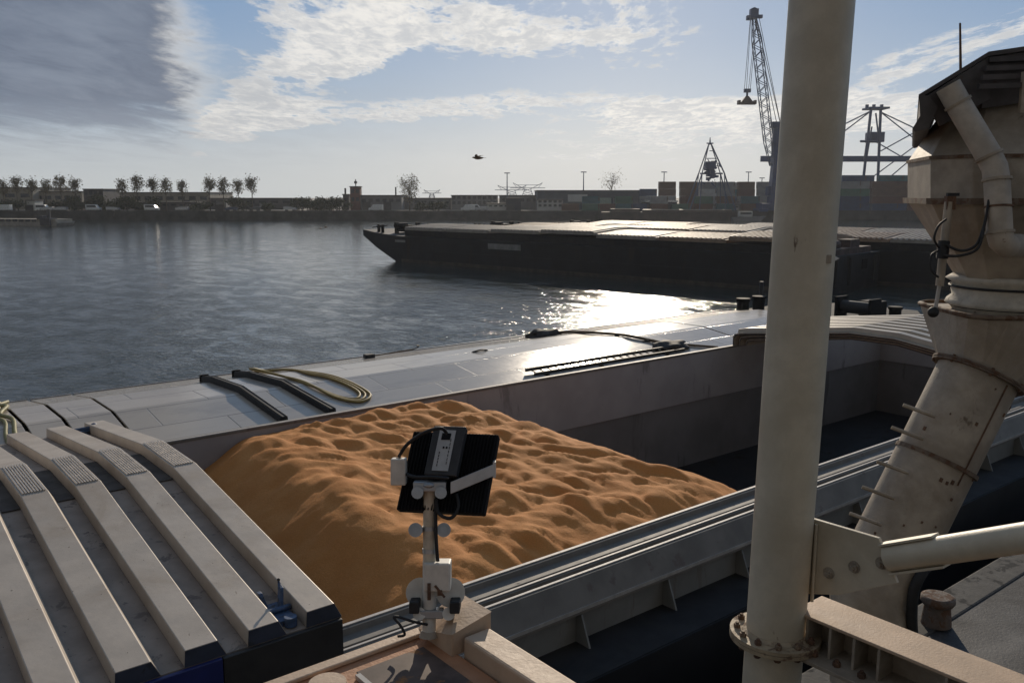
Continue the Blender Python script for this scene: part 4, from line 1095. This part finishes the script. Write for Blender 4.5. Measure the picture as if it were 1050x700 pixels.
far_building('office_block', 'wide grey block of flats right of the first pylon', 463, 510, 200, 340, 14, far_grey, nwin=9, win_rows=2)
far_building('shed', 'pale low shed between the grey block and the dark box', 500, 522, 208.5, 322, 8, far_white, nwin=4, cat='shed')
far_building('silo_box', 'tall dark blue box building left of the long dark warehouse', 519, 534, 203, 320, 9, mat('blue_black_cladding', (.03, .037, .055), .7, var=.2, vscale=.3), cat='building', nwin=0, ndoor=1)
far_building('warehouse', 'grey roofed hall behind the dark blue box', 512, 552, 200, 350, 20, far_grey, nwin=6)
t, L, ht = far_building('warehouse', 'longest dark blue-grey warehouse on the far bank with pale wall panels', 551, 662, 195, 332, 40, mat('slate_cladding', (.06, .075, .095), .75, var=.2, vscale=.2), nwin=0, ndoor=4)
for a, b, z0_, z1_, mm in ((.28, .46, .42, .78, far_white), (.50, .68, .18, .62, mat('pale_green_cladding', (.22, .29, .25), .7)), (.70, .86, .15, .60, far_grey)):
    obj('wall_panel', MB().box(-L / 2 + L * a, -L / 2 + L * b, -.10, -.004, ht * z0_, ht * z1_), mm, t)
far_building('shed', 'pale striped site hut stack in front of the longest warehouse', 551, 577, 204.5, 318, 6, far_white, nwin=5, win_rows=2, cat='shed')
far_building('shed', 'low shed with a bright shining roof among the container stacks', 662, 694, 205.5, 316, 9, far_dark, silver_roof, nwin=4, cat='shed', roof_h=.6)
far_building('shed', 'low white shed in front of the grey container stacks', 733, 758, 210, 316, 7, far_white, nwin=4, cat='shed')
far_building('shed', 'small grey shed beside the mobile crane', 759, 774, 206, 318, 7, far_grey, nwin=2, cat='shed')
# moored lighter along the far quay
t = thing('lighter', 'long low brown lighter moored along the far quay', 'barge', far(690, 300, z=0), None, ROT_R, True)
lb = mat('brown_hull', (.055, .04, .034), .75, var=.3, vscale=.3)
m = MB(); m.prism([(-24, 0, -1), (22, 0, -1), (24, 0, 2.9), (-24, 0, 2.9)], (0, 5.0, 0)); obj('hull', m, lb, t)
m = MB(); m.box(-21, -11, .6, 4.4, 2.9, 4.0); m.box(-10, 20, .7, 4.3, 2.9, 3.5); obj('coaming', m, mat('brown_coaming', (.10, .075, .06), .7, var=.3, vscale=.4), t)
m = MB(); m.box(-10, 20, .6, 4.4, 3.51, 3.75); obj('cover', m, greyc, t)
t = thing('motor_launch', 'small pale launch moored at the right end of the lighter', 'boat', far(792 - 25, 297, z=0), None, ROT_R, True)
m = MB(); m.prism([(-5, 0, -.4), (4, 0, -.4), (6, 0, 1.6), (-5, 0, 1.2)], (0, 2.4, 0)); obj('hull', m, far_grey, t)
m = MB(); m.box(-3, 1.5, .3, 2.1, 1.4, 3.2); cb_ = obj('cabin', m, far_white, t); obj('window', MB().box(-2.6, 1.2, .24, .296, 2.2, 2.9), glassm, t)

# vehicles parked on the far bank
def vehicle(L, hgt, mt):
    t = thing('parked_van', 'van', 'van', (0, 0, 0), 'vehicles parked along the far bank', 0, True)
    m = MB(); m.prism([(-L / 2, 0, .45), (L / 2, 0, .45), (L / 2, 0, 1.15), (L / 2 - .8, 0, 1.3), (L / 2 - 1.5, 0, hgt), (-L / 2, 0, hgt)], (0, 1.9, 0)); obj('body', m, mt, t, bevel=.08)
    obj('window', MB().prism([(L / 2 - .95, -.012, 1.32), (L / 2 - 1.55, -.012, hgt - .2), (-L / 2 + .4, -.012, hgt - .2), (-L / 2 + .4, -.012, 1.32)], (0, .01, 0)), glassm, t)
    for x in (-L / 2 + .9, L / 2 - .9):
        for y in (.02, 1.68): obj('wheel', MB().tube([(x, y, .36), (x, y + .2, .36)], .36, 14), rubber, t)
    return t
carm = [mat('white_car_paint', (.7, .7, .7), .25, spec=.6), mat('dark_car_paint', (.03, .032, .04), .2, spec=.6), mat('silver_car_paint', (.45, .46, .47), .25, .5), mat('blue_car_paint', (.03, .05, .10), .25)]
protos = [vehicle(5.0, 2.3, carm[0]), vehicle(4.3, 1.5, carm[1]), vehicle(4.4, 1.5, carm[2]), vehicle(4.2, 1.5, carm[3])]
vl = [(6, 0, 'white van parked at the far left of the opposite bank'), (43, 0, 'white van just right of the small white shed'), (50, 2, 'silver car parked in the leftmost car row'), (57, 1, 'dark car in the leftmost car row'),
      (64, 2, 'silver car nearest the pale quay apron'), (95, 0, 'white van below the dark square block'), (115, 2, 'silver car below the long warehouse'), (155, 0, 'white van before the low dark shed row'),
      (188, 2, 'silver car at the right end of the low dark sheds'), (238, 3, 'dark blue car near the last four trees'), (262, 1, 'dark car right of the last tree'), (297, 2, 'silver car on the open bank left of the bushes'),
      (386, 0, 'white van glinting below the grey factory'), (480, 0, 'white van, first of the group below the grey block'), (487, 0, 'white van, second of the group below the grey block'), (494, 2, 'silver car ending the group below the grey block')]
used = set()
for px, kx, lab in vl:
    p = far(px, 314, z=LAND); rz = ROT_R + (0 if px % 2 else pi)
    if kx not in used: used.add(kx); o = protos[kx]; o.location = p; o.rotation_euler = (0, 0, rz); o['label'] = lab
    else: o = copy_thing(protos[kx], p, rz, lab)
    o['category'] = 'van' if kx == 0 else 'car'
    if kx: o.name = 'parked_car'

# trees
def leaf_cloud(n, fn, sz, seed, m):
    rnd = random.Random(seed)
    for i in range(n):
        p = fn(rnd)
        if p is None: continue
        a = Vector((rnd.gauss(0, 1), rnd.gauss(0, 1), rnd.gauss(0, 1))).normalized(); b = a.orthogonal().normalized(); q = rnd.uniform(0, pi)
        c = a.cross(b); b2 = b * cos(q) + c * sin(q); c2 = a.cross(b2); s_ = sz * rnd.uniform(.6, 1.3); k0 = len(m.v)
        m.v += [p - b2 * s_, p + c2 * s_ * .6, p + b2 * s_, p - c2 * s_ * .6]; m.face([k0, k0 + 1, k0 + 2, k0 + 3])
def make_tree(seed, h, wd, n, sz, lm_, base=.3, name='poplar_tree', cat='tree'):
    rnd = random.Random(seed); t = thing(name, 'tree', cat, (0, 0, 0), None, 0, True)
    m = MB(); m.tube([(0, 0, -.1), (.1, 0, h * .3), (.05, .1, h * .65), (0, 0, h * .95)], [.22, .17, .10, .03], 7)
    ends = []
    for i in range(16):
        z = h * rnd.uniform(base, .85); a = rnd.uniform(0, 2 * pi); q = 1 - abs((z / h - .62) / .45) ** 2
        l_ = wd * .5 * max(.3, q) * rnd.uniform(.8, 1.1); e = Vector((cos(a) * l_, sin(a) * l_, z + l_ * rnd.uniform(.7, 1.4))); ends.append(e)
        m.tube([(0, 0, z - .2), e * .5 + Vector((0, 0, z * .5 - .05)), e], [.08, .05, .02], 5)
    obj('trunk', m, trunk_m, t)
    m = MB(); cl = [e + Vector((rnd.gauss(0, .25), rnd.gauss(0, .25), rnd.gauss(0, .3))) for e in ends] + [Vector((rnd.gauss(0, wd * .16), rnd.gauss(0, wd * .16), h * rnd.uniform(base + .12, .97))) for _ in range(12)]
    def fn(r):
        c = r.choice(cl); rr = wd * .16; return c + Vector((r.gauss(0, rr), r.gauss(0, rr), r.gauss(0, rr * 1.2)))
    leaf_cloud(n, fn, sz, seed + 9, m); obj('crown', m, lm_, t, normals=False)
    return t
tp = [make_tree(21 + i, 11.6, 3.1, 900, .26, leaf1, .48) for i in range(3)]
tx = [5, 19, 34, 49, 64, 79, 127, 142, 158, 171, 188, 216, 230, 245, 259]
for i, px in enumerate(tx):
    p = far(px, 320 + (i * 7) % 5, z=LAND); s_ = .92 + .16 * ((i * 37) % 10) / 10
    lab = f'slender thin-leaved poplar, {ORD[i]} from the left in the row on the far bank'
    if i < 3: o = tp[i]; o.location = p; o.rotation_euler = (0, 0, i * 1.3); o.scale = (s_, s_, s_)
    else: o = copy_thing(tp[i % 3], p, i * 1.3, None, None, (s_, s_, s_))
    tag(o, lab, 'tree', 'poplars along the far bank')
bt = make_tree(77, 10.5, 5.8, 1500, .26, leaf1, .3, 'bare_tree'); bt.location = far(420, 325, z=LAND); tag(bt, 'tall thin-leaved tree standing alone right of the grey factory', 'tree')
b2 = make_tree(78, 13.0, 8.0, 420, .26, leaf1, .5, 'bare_tree'); b2.location = far(627, 385, z=LAND); tag(b2, 'bare round tree showing above the longest warehouse', 'tree')
# bushes
def make_bush(seed, wd, h, n, lm_):
    rnd = random.Random(seed); t = thing('bush', 'bush', 'bush', (0, 0, 0), 'bushes on the far bank', 0, True)
    m = MB(); cl = [Vector((rnd.uniform(-wd / 2, wd / 2), rnd.uniform(-1.2, 1.2), h * rnd.uniform(.15, .85))) for _ in range(12)]
    for c in cl: m.tube([(c.x * .3, c.y * .3, 0), c], [.08, .02], 5)
    obj('stem', m, trunk_m, t)
    m = MB()
    def fn(r):
        c = r.choice(cl); return c + Vector((r.gauss(0, wd * .12), r.gauss(0, .6), r.gauss(0, h * .13)))
    leaf_cloud(n, fn, .34, seed + 3, m); obj('foliage', m, lm_, t, normals=False)
    return t
bp = [make_bush(51, 7, 4.4, 1500, leaf2), make_bush(52, 6, 3.6, 1300, leaf2)]
bx_ = [(12, 205, 'left of the small white shed'), (60, 203, 'behind the leftmost car row'), (76, 202, 'beside the dark square block'), (84, 204, 'touching the dark square block'), (104, 201, 'hiding the right corner of the dark square block'),
       (112, 205, 'right of the dark square block'), (128, 202, 'under the first poplar of the second row'), (140, 204, 'under the second poplar of the second row'), (158, 203, 'under the third poplar of the second row'), (206, 205, 'between the poplar rows'),
       (245, 203, 'under the last poplars'), (275, 206, 'on the bank right of the last poplar'), (308, 203, 'starting the long thicket left of the red tower'), (318, 202, 'second in the thicket left of the red tower'), (328, 203, 'third in the thicket left of the red tower'),
       (339, 201, 'fourth in the thicket left of the red tower'), (348, 203, 'ending the thicket beside the turret'), (432, 206, 'below the tall lone tree'), (448, 207, 'before the low grey hall')]
for i, (px, py, lab) in enumerate(bx_):
    p = far(px, 318.5 + (i % 3) * 1.2, z=LAND); hh = far(px, 320, py=py).z - LAND; s_ = hh / 4.6
    if i < 2: o = bp[i]; o.location = p; o.scale = (1, 1, s_)
    else: o = copy_thing(bp[i % 2], p, (i * 2.1) % 6.28, None, None, (1, 1, s_))
    o['label'] = 'dark green bush ' + lab

# light masts, pylons
def light_mast(px, pyt, D, lab):
    b = far(px, D, z=LAND); h = far(px, D, py=pyt).z - LAND
    t = thing('light_mast', lab, 'light mast', b, 'tall light masts of the terminal', ROT_R, True)
    obj('pole', MB().tube([(0, 0, 0), (0, 0, h)], [.28, .16], 8), craneg, t); obj('lamp_head', MB().box(-1.1, 1.1, -.3, .3, h, h + .35), craneg, t)
light_mast(520, 178, 345, 'light mast rising beside the pylons'); light_mast(598, 177, 350, 'light mast above the longest warehouse'); light_mast(680, 177, 345, 'light mast above the brown container stacks')
light_mast(766, 177, 350, 'light mast just left of the mobile crane'); light_mast(780, 183, 390, 'shorter light mast closest to the mobile crane')
def pylon(px, pyt, D, w_, lab):
    b = far(px, D, z=LAND); h = far(px, D, py=pyt).z - LAND; t = thing('pylon', lab, 'pylon', b, 'power pylons behind the far bank', ROT_R, True)
    m = MB()
    for sx in (-1, 1):
        for sy in (-1, 1): m.bar((sx * w_ * .25, sy * w_ * .25, 0), (sx * w_ * .08, sy * w_ * .08, h * .72), .25)
    for i in range(6):
        z = h * .72 * i / 6; q = w_ * (.25 - .17 * i / 6); m.bar((-q, 0, z), (q * .9, 0, z + h * .12), .16); m.bar((q, 0, z), (-q * .9, 0, z + h * .12), .16)
    obj('tower', m, craneg, t)
    m = MB()
    for sx in (-1, 1): m.bar((sx * w_ * .08, 0, h * .70), (sx * w_ * .42, 0, h), .22); m.bar((sx * w_ * .42, 0, h), (sx * w_ * .30, 0, h * .76), .16)
    m.bar((-w_ * .5, 0, h * .76), (w_ * .5, 0, h * .76), .24); m.bar((-w_ * .34, 0, h * .90), (w_ * .34, 0, h * .90), .18)
    obj('crossarm', m, craneg, t)
pylon(443, 194.5, 560, 12, 'small distant pylon left of the grey block'); pylon(525, 190, 520, 20, 'wide pylon beside the light mast'); pylon(541, 187.5, 560, 22, 'pylon right of the one by the light mast')

# containers
cols = {'rust red': (.11, .045, .035), 'dark blue': (.02, .05, .13), 'grey': (.27, .28, .29), 'brown': (.12, .06, .04), 'green': (.05, .14, .10), 'white': (.55, .55, .53), 'teal': (.03, .12, .15)}
cmat = {k_: mat('container_' + k_.replace(' ', '_'), v_, .6, var=.2, vscale=.4, stain=(.10, .06, .04), stain_at=.64, stain_scale=.6, streak=True) for k_, v_ in cols.items()}
def cont_mesh(L):
    m = MB(); W2, Hh = 2.44, 2.59
    m.box(-L / 2 + .08, L / 2 - .08, .06, W2 - .06, .14, Hh - .06)
    for x in (-L / 2 + .07, L / 2 - .07):
        for y in (.07, W2 - .07): m.box(x - .07, x + .07, y - .07, y + .07, 0, Hh)
    for y in (.07, W2 - .07): m.box(-L / 2 + .14, L / 2 - .14, y - .06, y + .06, 0, .16); m.box(-L / 2 + .14, L / 2 - .14, y - .06, y + .06, Hh - .12, Hh)
    n = int(L / .28)
    for i in range(n):
        x = -L / 2 + .2 + (L - .4) * i / n; m.box(x, x + .14, .02, .058, .17, Hh - .13)
    return m
cproto = {}
def container(px, D, lvl, L, c, lab):
    p = far(px, D, z=LAND + lvl * 2.6 + .02 * (lvl + 1))
    if (L, c) not in cproto:
        o = obj('shipping_container', cont_mesh(L), cmat[c], None, origin=(0, 0, 0)); cproto[(L, c)] = o
    else: o = cproto[(L, c)].copy(); link(o)
    o.location = p; o.rotation_euler = (0, 0, ROT_R); tag(o, lab, 'container', 'containers stacked on the far terminal')
TIER = ['bottom', 'second', 'third', 'fourth', 'fifth']
stacks = [(684.5, 326, 6.1, ['brown', 'grey', 'brown', 'brown']), (706, 326, 6.1, ['brown', 'rust red', 'brown', 'brown']), (726, 328, 6.1, ['grey', 'grey', 'white', 'grey']),
          (745, 328, 6.1, ['grey', 'brown', 'grey', 'grey']), (765.5, 328, 6.1, ['grey', 'grey', 'rust red', 'brown']), (785.5, 328, 6.1, ['dark blue', 'grey', 'grey', 'grey']),
          (665, 326, 6.1, ['dark blue', 'grey', 'dark blue']), (806, 328, 6.1, ['dark blue', 'brown', 'grey', 'brown']), (828, 328, 6.1, ['brown', 'grey', 'brown', 'grey']),
          (874, 318, 12.2, ['dark blue', 'dark blue', 'green', 'grey']), (912, 318, 12.2, ['dark blue', 'rust red', 'brown', 'brown']), (948, 319, 12.2, ['rust red', 'brown', 'rust red', 'brown']),
          (985, 319, 12.2, ['dark blue', 'green', 'grey', 'rust red']), (1022, 319, 12.2, ['grey', 'brown', 'dark blue', 'grey']), (1060, 319, 12.2, ['brown', 'grey', 'green', 'brown']),
          (1098, 319, 12.2, ['brown', 'grey', 'rust red', 'brown'])]
for i, (px, D, L, cs) in enumerate(sorted(stacks)):
    for l_, c in enumerate(cs): container(px, D, l_, L, c, f'{c} container, {TIER[l_]} tier of the {ORD[i]} stack from the left on the terminal')
for i, (px, D) in enumerate(((720, 346), (757, 346), (795, 346), (880, 340), (918, 340))):
    for l_ in range(4 + (i > 2)): c = ['grey', 'brown', 'dark blue', 'teal', 'grey'][(i + l_) % 5]; container(px, D, l_, 12.2, c, f'{c} container, {TIER[l_]} tier of the {ORD[i]} rear stack behind the front row')

rnd = random.Random(12)
for i, px in enumerate((585, 606, 622, 640, 656, 676, 698, 722, 744, 770)):
    for l_ in range(1 + (i % 2)):
        c = rnd.choice(['grey', 'dark blue', 'green', 'brown', 'rust red', 'teal'])
        container(px, 313.5, l_, 6.1, c, f'{c} container, {TIER[l_]} tier of the {ORD[i]} low stack along the quay front')
# ------------------------------------------------------------------ mobile harbour crane
D = 308
bp0 = far(794.5, D, z=LAND)
MC = thing('harbour_crane', 'tall dark harbour crane with a steep lattice boom left of the column', 'crane', bp0)
zt = far(797, D, py=128).z; zm = far(795, D, py=168).z
m = MB(); m.obox(bp0 + Vector((0, 0, 1.6)), RT * 5.5, FW * 4, Vector((0, 0, 1.2)))
for sx in (-5, 5): m.obox(bp0 + RT * sx + Vector((0, 0, .5)), RT * 1.2, FW * 5, Vector((0, 0, .5)))
obj('chassis', m, craneb, MC)
c0 = bp0 + Vector((0, 0, 2.8)); tw = far(796, D, py=130)
m = MB(); m.loft([[c0 + RT * a * 2.3 + FW * b * 2.3 for a, b in ((-1, -1), (1, -1), (1, 1), (-1, 1))], [Vector((bp0.x, bp0.y, zm)) + RT * a * 1.7 + FW * b * 1.7 for a, b in ((-1, -1), (1, -1), (1, 1), (-1, 1))], [tw + RT * a * .95 + FW * b * .95 for a, b in ((-1, -1), (1, -1), (1, 1), (-1, 1))]])
obj('tower', m, craneb, MC)
m = MB(); m.obox(tw + Vector((0, 0, .6)) + RT * .3, RT * 1.9, FW * 1.4, Vector((0, 0, 1.0))); obj('tower_head', m, craneb, MC)
m = MB(); m.obox(c0 + RT * 3.5 + Vector((0, 0, 2.6)), RT * 4.5, FW * 2.6, Vector((0, 0, 2.2))); obj('machine_house', m, craneb, MC)
m = MB(); m.obox(far(791, D, py=196), RT * 1.6, FW * 1.6, Vector((0, 0, 1.6))); obj('cab', m, craneb, MC)
f0, f1 = far(791, D, py=170), far(773, D, py=16)
bdv = (f1 - f0); bu = bdv.normalized(); sd_ = bu.cross(FW).normalized()
m = MB(); NN = 26; wq = 1.35
def cornr(i, a, b):
    q = i / NN; wv = wq * min(1, .35 + q * 4, .35 + (1 - q) * 4); return f0 + bdv * q + (sd_ * a + FW * b) * wv
for a, b in ((-1, -1), (1, -1), (1, 1), (-1, 1)):
    for i in range(NN): m.bar(cornr(i, a, b), cornr(i + 1, a, b), .26)
for i in range(NN):
    sg = 1 if i % 2 else -1
    m.bar(cornr(i, sg, -1), cornr(i + 1, -sg, -1), .16); m.bar(cornr(i, sg, 1), cornr(i + 1, -sg, 1), .16); m.bar(cornr(i, -1, sg), cornr(i + 1, -1, -sg), .16); m.bar(cornr(i, 1, sg), cornr(i + 1, 1, -sg), .16)
obj('boom', m, craneg, MC)
m = MB(); m.obox(f1 + Vector((0, 0, .5)), RT * 1.3, FW * 1.2, Vector((0, 0, 1.5))); m.obox(f1 + RT * 1.6 - Vector((0, 0, .4)), RT * 1.2, FW * .8, Vector((0, 0, .5))); m.obox(f1 - RT * 1.6 - Vector((0, 0, .8)), RT * .8, FW * .8, Vector((0, 0, .7))); m.tube([f1 + Vector((0, 0, 1.2)) - FW * .5, f1 + Vector((0, 0, 1.2)) + FW * .5], 1.3, 16)
obj('boom_head', m, craneb, MC)
m = MB()
for px in (798, 801): m.tube([f1 + RT * (px - 798) * .2, tw + RT * ((px - 798) * .4 + .4)], .12, 5)
m.tube([f1 + RT * 1.6, far(803, D, py=140)], .10, 5)
obj('pendant_rope', m, cable_m, MC)
sp = far(766, D, py=100)
t = thing('spreader', 'container spreader hanging on ropes from the harbour crane boom', 'spreader', sp)
m = MB(); m.obox(sp - Vector((0, 0, 2.0)), RT * 3.0, FW * 1.1, Vector((0, 0, .35)))
for sx in (-1, 1): m.obox(sp + RT * sx * 2.7 - Vector((0, 0, 1.6)), RT * .35, FW * 1.2, Vector((0, 0, .6)))
m.loft([[sp + RT * a * 2.0 + FW * b * .8 - Vector((0, 0, 1.6)) for a, b in ((-1, -1), (1, -1), (1, 1), (-1, 1))], [sp + RT * a * .5 + FW * b * .4 + Vector((0, 0, .4)) for a, b in ((-1, -1), (1, -1), (1, 1), (-1, 1))]])
obj('frame', m, mat('spreader_dark_paint', (.06, .035, .03), .6), t)
m = MB(); m.obox(sp + Vector((0, 0, 2.2)), RT * 1.1, FW * .6, Vector((0, 0, .6))); m.tube([sp + Vector((0, 0, .4)), sp + Vector((0, 0, 1.7))], .35, 8); obj('hook_block', m, craneb, t)
m = MB()
for a, b in ((-1.0, -1.4), (-.3, -1.2), (.4, 1.0), (1.0, 1.3)): m.tube([sp + RT * a + Vector((0, 0, 2.7)), f1 + RT * b * .8 - Vector((0, 0, .4))], .085, 5)
obj('hoist_rope', m, cable_m, t)

# ------------------------------------------------------------------ grab crane on pyramid frame
D = 316
b0_ = far(728, D, z=LAND); PC = thing('pyramid_crane', 'dark pyramid lattice crane with a blue machinery cluster, above the container stacks', 'crane', b0_)
apx = far(728, D, py=147)
m = MB(); zk = far(728, D, py=178).z
for sx in (-1, 1):
    for sy in (-1, 1):
        kn_ = Vector((b0_.x, b0_.y, zk)) + RT * sx * 3.9 + FW * sy * 3.0
        ft = b0_ + RT * sx * 8.2 + FW * sy * 4.2
        m.bar(ft, kn_, .42); m.bar(kn_, apx + RT * sx * .3, .36); m.bar(b0_ + RT * sx * 4.6 + FW * sy * 4, kn_, .3)
for a in (.25, .5, .75):
    z = zk + (apx.z - zk) * a; q = 3.9 * (1 - a); m.bar(Vector((b0_.x, b0_.y, z)) - RT * q, Vector((b0_.x, b0_.y, z)) + RT * q, .2)
m.bar(Vector((b0_.x, b0_.y, zk)) - RT * 4, Vector((b0_.x, b0_.y, zk)) + RT * 4, .4)
obj('lattice_frame', m, craneg, PC)
m = MB(); m.tube([apx - Vector((0, 0, .5)), apx + Vector((0, 0, 2.0))], [.35, .12], 8); m.bar(apx - RT * 1.2, apx + RT * 1.2, .3); obj('mast_head', m, craneb, PC)
m = MB(); mc = far(728, D, py=175); rnd = random.Random(4)
m.obox(mc + Vector((0, 0, 1.8)), RT * 1.7, FW * 1.6, Vector((0, 0, 1.3))); m.obox(mc + Vector((.3, 0, -.9)), RT * 1.3, FW * 1.3, Vector((0, 0, 1.2)))
for i in range(34):
    q = mc + RT * rnd.gauss(0, 1.5) + FW * rnd.uniform(-2.2, 2.0) + Vector((0, 0, rnd.uniform(-3.6, 3.2)))
    m.obox(q, RT * rnd.uniform(.25, .8), FW * .4, Vector((0, 0, rnd.uniform(.15, .55))))
for i in range(18):
    a = mc + RT * rnd.gauss(0, 1.6) + FW * rnd.uniform(-1.5, 1.5) + Vector((0, 0, rnd.uniform(-4.2, 3.5))); m.bar(a, a + RT * rnd.uniform(-2, 2) + Vector((0, 0, rnd.uniform(-1.6, 1.6))), .22)
obj('machinery', m, craneb, PC)

# ------------------------------------------------------------------ ship-to-shore crane
D = 350
b0_ = far(895, D, z=LAND); SC = thing('gantry_crane', 'blue ship-to-shore gantry crane right of the white column', 'crane', b0_)
def fp(px, py, dd=0): return far(px, D + dd, py=py)
m = MB()
for dd in (-5, 5):
    m.bar(fp(882, 214, dd), fp(893, 113, dd), .85); m.bar(fp(899, 214, dd), fp(903, 113, dd), .85); m.bar(fp(886, 165, dd), fp(893.5, 113, dd), .5); m.bar(fp(902, 150, dd), fp(898, 116, dd), .5)
    m.bar(fp(882, 145, dd), fp(903, 145, dd), .6); m.bar(fp(889, 160, dd), fp(894, 130, dd), .45)
obj('leg_frame', m, craneb, SC)
m = MB()
for dd in (-2.5, 2.5):
    a, b = fp(780, 163, dd), fp(1015, 163, dd); m.obox((a + b) / 2, (b - a) / 2, FW * .6, Vector((0, 0, 1.1)))
obj('boom_girder', m, craneb, SC)
m = MB(); a = fp(897, 141); m.obox(a, RT * 2.6, FW * 3, Vector((0, 0, 1.9))); obj('machine_house', m, craneb, SC)
m = MB(); a = fp(898, 111.5); m.obox(a, RT * 3.8, FW * 4, Vector((0, 0, .35)))
for px in (889, 896, 904): m.obox(fp(px, 109.5), RT * .5, FW * .5, Vector((0, 0, .8)))
obj('head_platform', m, craneb, SC)
m = MB()
for dd in (-2.5, 2.5):
    for (x0_, y0_, x1_, y1_) in ((893, 114, 800, 160), (893, 114, 830, 162), (903, 115, 1000, 161), (903, 115, 960, 160)): m.bar(fp(x0_, y0_, dd), fp(x1_, y1_, dd), .34)
for (x0_, y0_, x1_, y1_) in ((886, 188, 938, 150), (905, 188, 950, 150), (899, 146, 930, 164), (903, 155, 945, 132)): m.bar(fp(x0_, y0_), fp(x1_, y1_), .32)
obj('stay', m, craneg, SC)

# ------------------------------------------------------------------ birds
def bird(name, label, loc, L, head, wing_up):
    t = thing(name, label, 'bird', loc, None, 0, False)
    d = head.normalized(); s_ = Vector((-d.y, d.x, 0)); z = Vector((0, 0, 1)); m = MB()
    pth = [(-.52, .0, .012), (-.42, .0, .05), (-.25, -.01, .10), (0, -.02, .125), (.2, 0, .11), (.33, .03, .075), (.42, .045, .06), (.47, .04, .035), (.53, .025, .008)]
    m.tube([Vector(loc) + d * (a * L) + z * (b * L) for a, b, r in pth], [r * L for a, b, r in pth], 12)
    m.loft([[Vector(loc) - d * L * .45 + s_ * L * .03 * q[0] + z * L * .012 * q[1] for q in ((-1, -1), (1, -1), (1, 1), (-1, 1))], [Vector(loc) - d * L * .72 + s_ * L * .09 * q[0] + z * L * .008 * q[1] for q in ((-1, -1), (1, -1), (1, 1), (-1, 1))]])
    obj('body', m, feather, t)
    for sg in (-1, 1):
        m = MB(); secs = []
        for q, (o_, u_, c_, b_) in enumerate(((.08, .04, .34, 0), (.35, .04 + wing_up * .6, .30, .06), (.62, .04 + wing_up, .22, -.02), (.95, .05 + wing_up * 1.15, .06, -.22))):
            c = Vector(loc) + s_ * sg * o_ * L + z * u_ * L + d * b_ * L
            secs.append([c + d * c_ * .45 * L, c + z * .025 * L + d * .1 * L, c - d * c_ * .55 * L, c - z * .008 * L])
        m.loft(secs, True); obj('wing', m, feather if sg < 0 else feather, t)
    return t
pb = K(490, 162, 34)
bird('gull', 'brown gull gliding high above the water left of the cranes', pb, .46, -RT * 1 + FW * .25, .16)
pw = far(334, 170, py=233)
bird('gull', 'gull skimming low over the water left of the barge bow', pw, .85, RT * 1 + FW * .2, .22)
pw = far(329, 172, py=234.3)
bird('gull', 'second gull trailing just behind the one low over the water', pw, .7, RT * 1 + FW * .1, .10)

# ------------------------------------------------------------------ haze
HZ = 0.00013
m = MB(); m.box(-900, 1500, -700, 1500, -1.0, 82.0)
hm = bpy.data.materials.new('haze'); hm.use_nodes = True
t = NT(hm.node_tree); t.n.clear()
o_ = t.node('ShaderNodeOutputMaterial'); pv_ = t.node('ShaderNodeVolumePrincipled'); t.l.new(pv_.outputs[0], o_.inputs['Volume'])
pv_.inputs['Color'].default_value = (.86, .91, 1.0, 1); pv_.inputs['Density'].default_value = HZ; pv_.inputs['Anisotropy'].default_value = .45
tag(obj('haze', m, hm), kind='stuff')
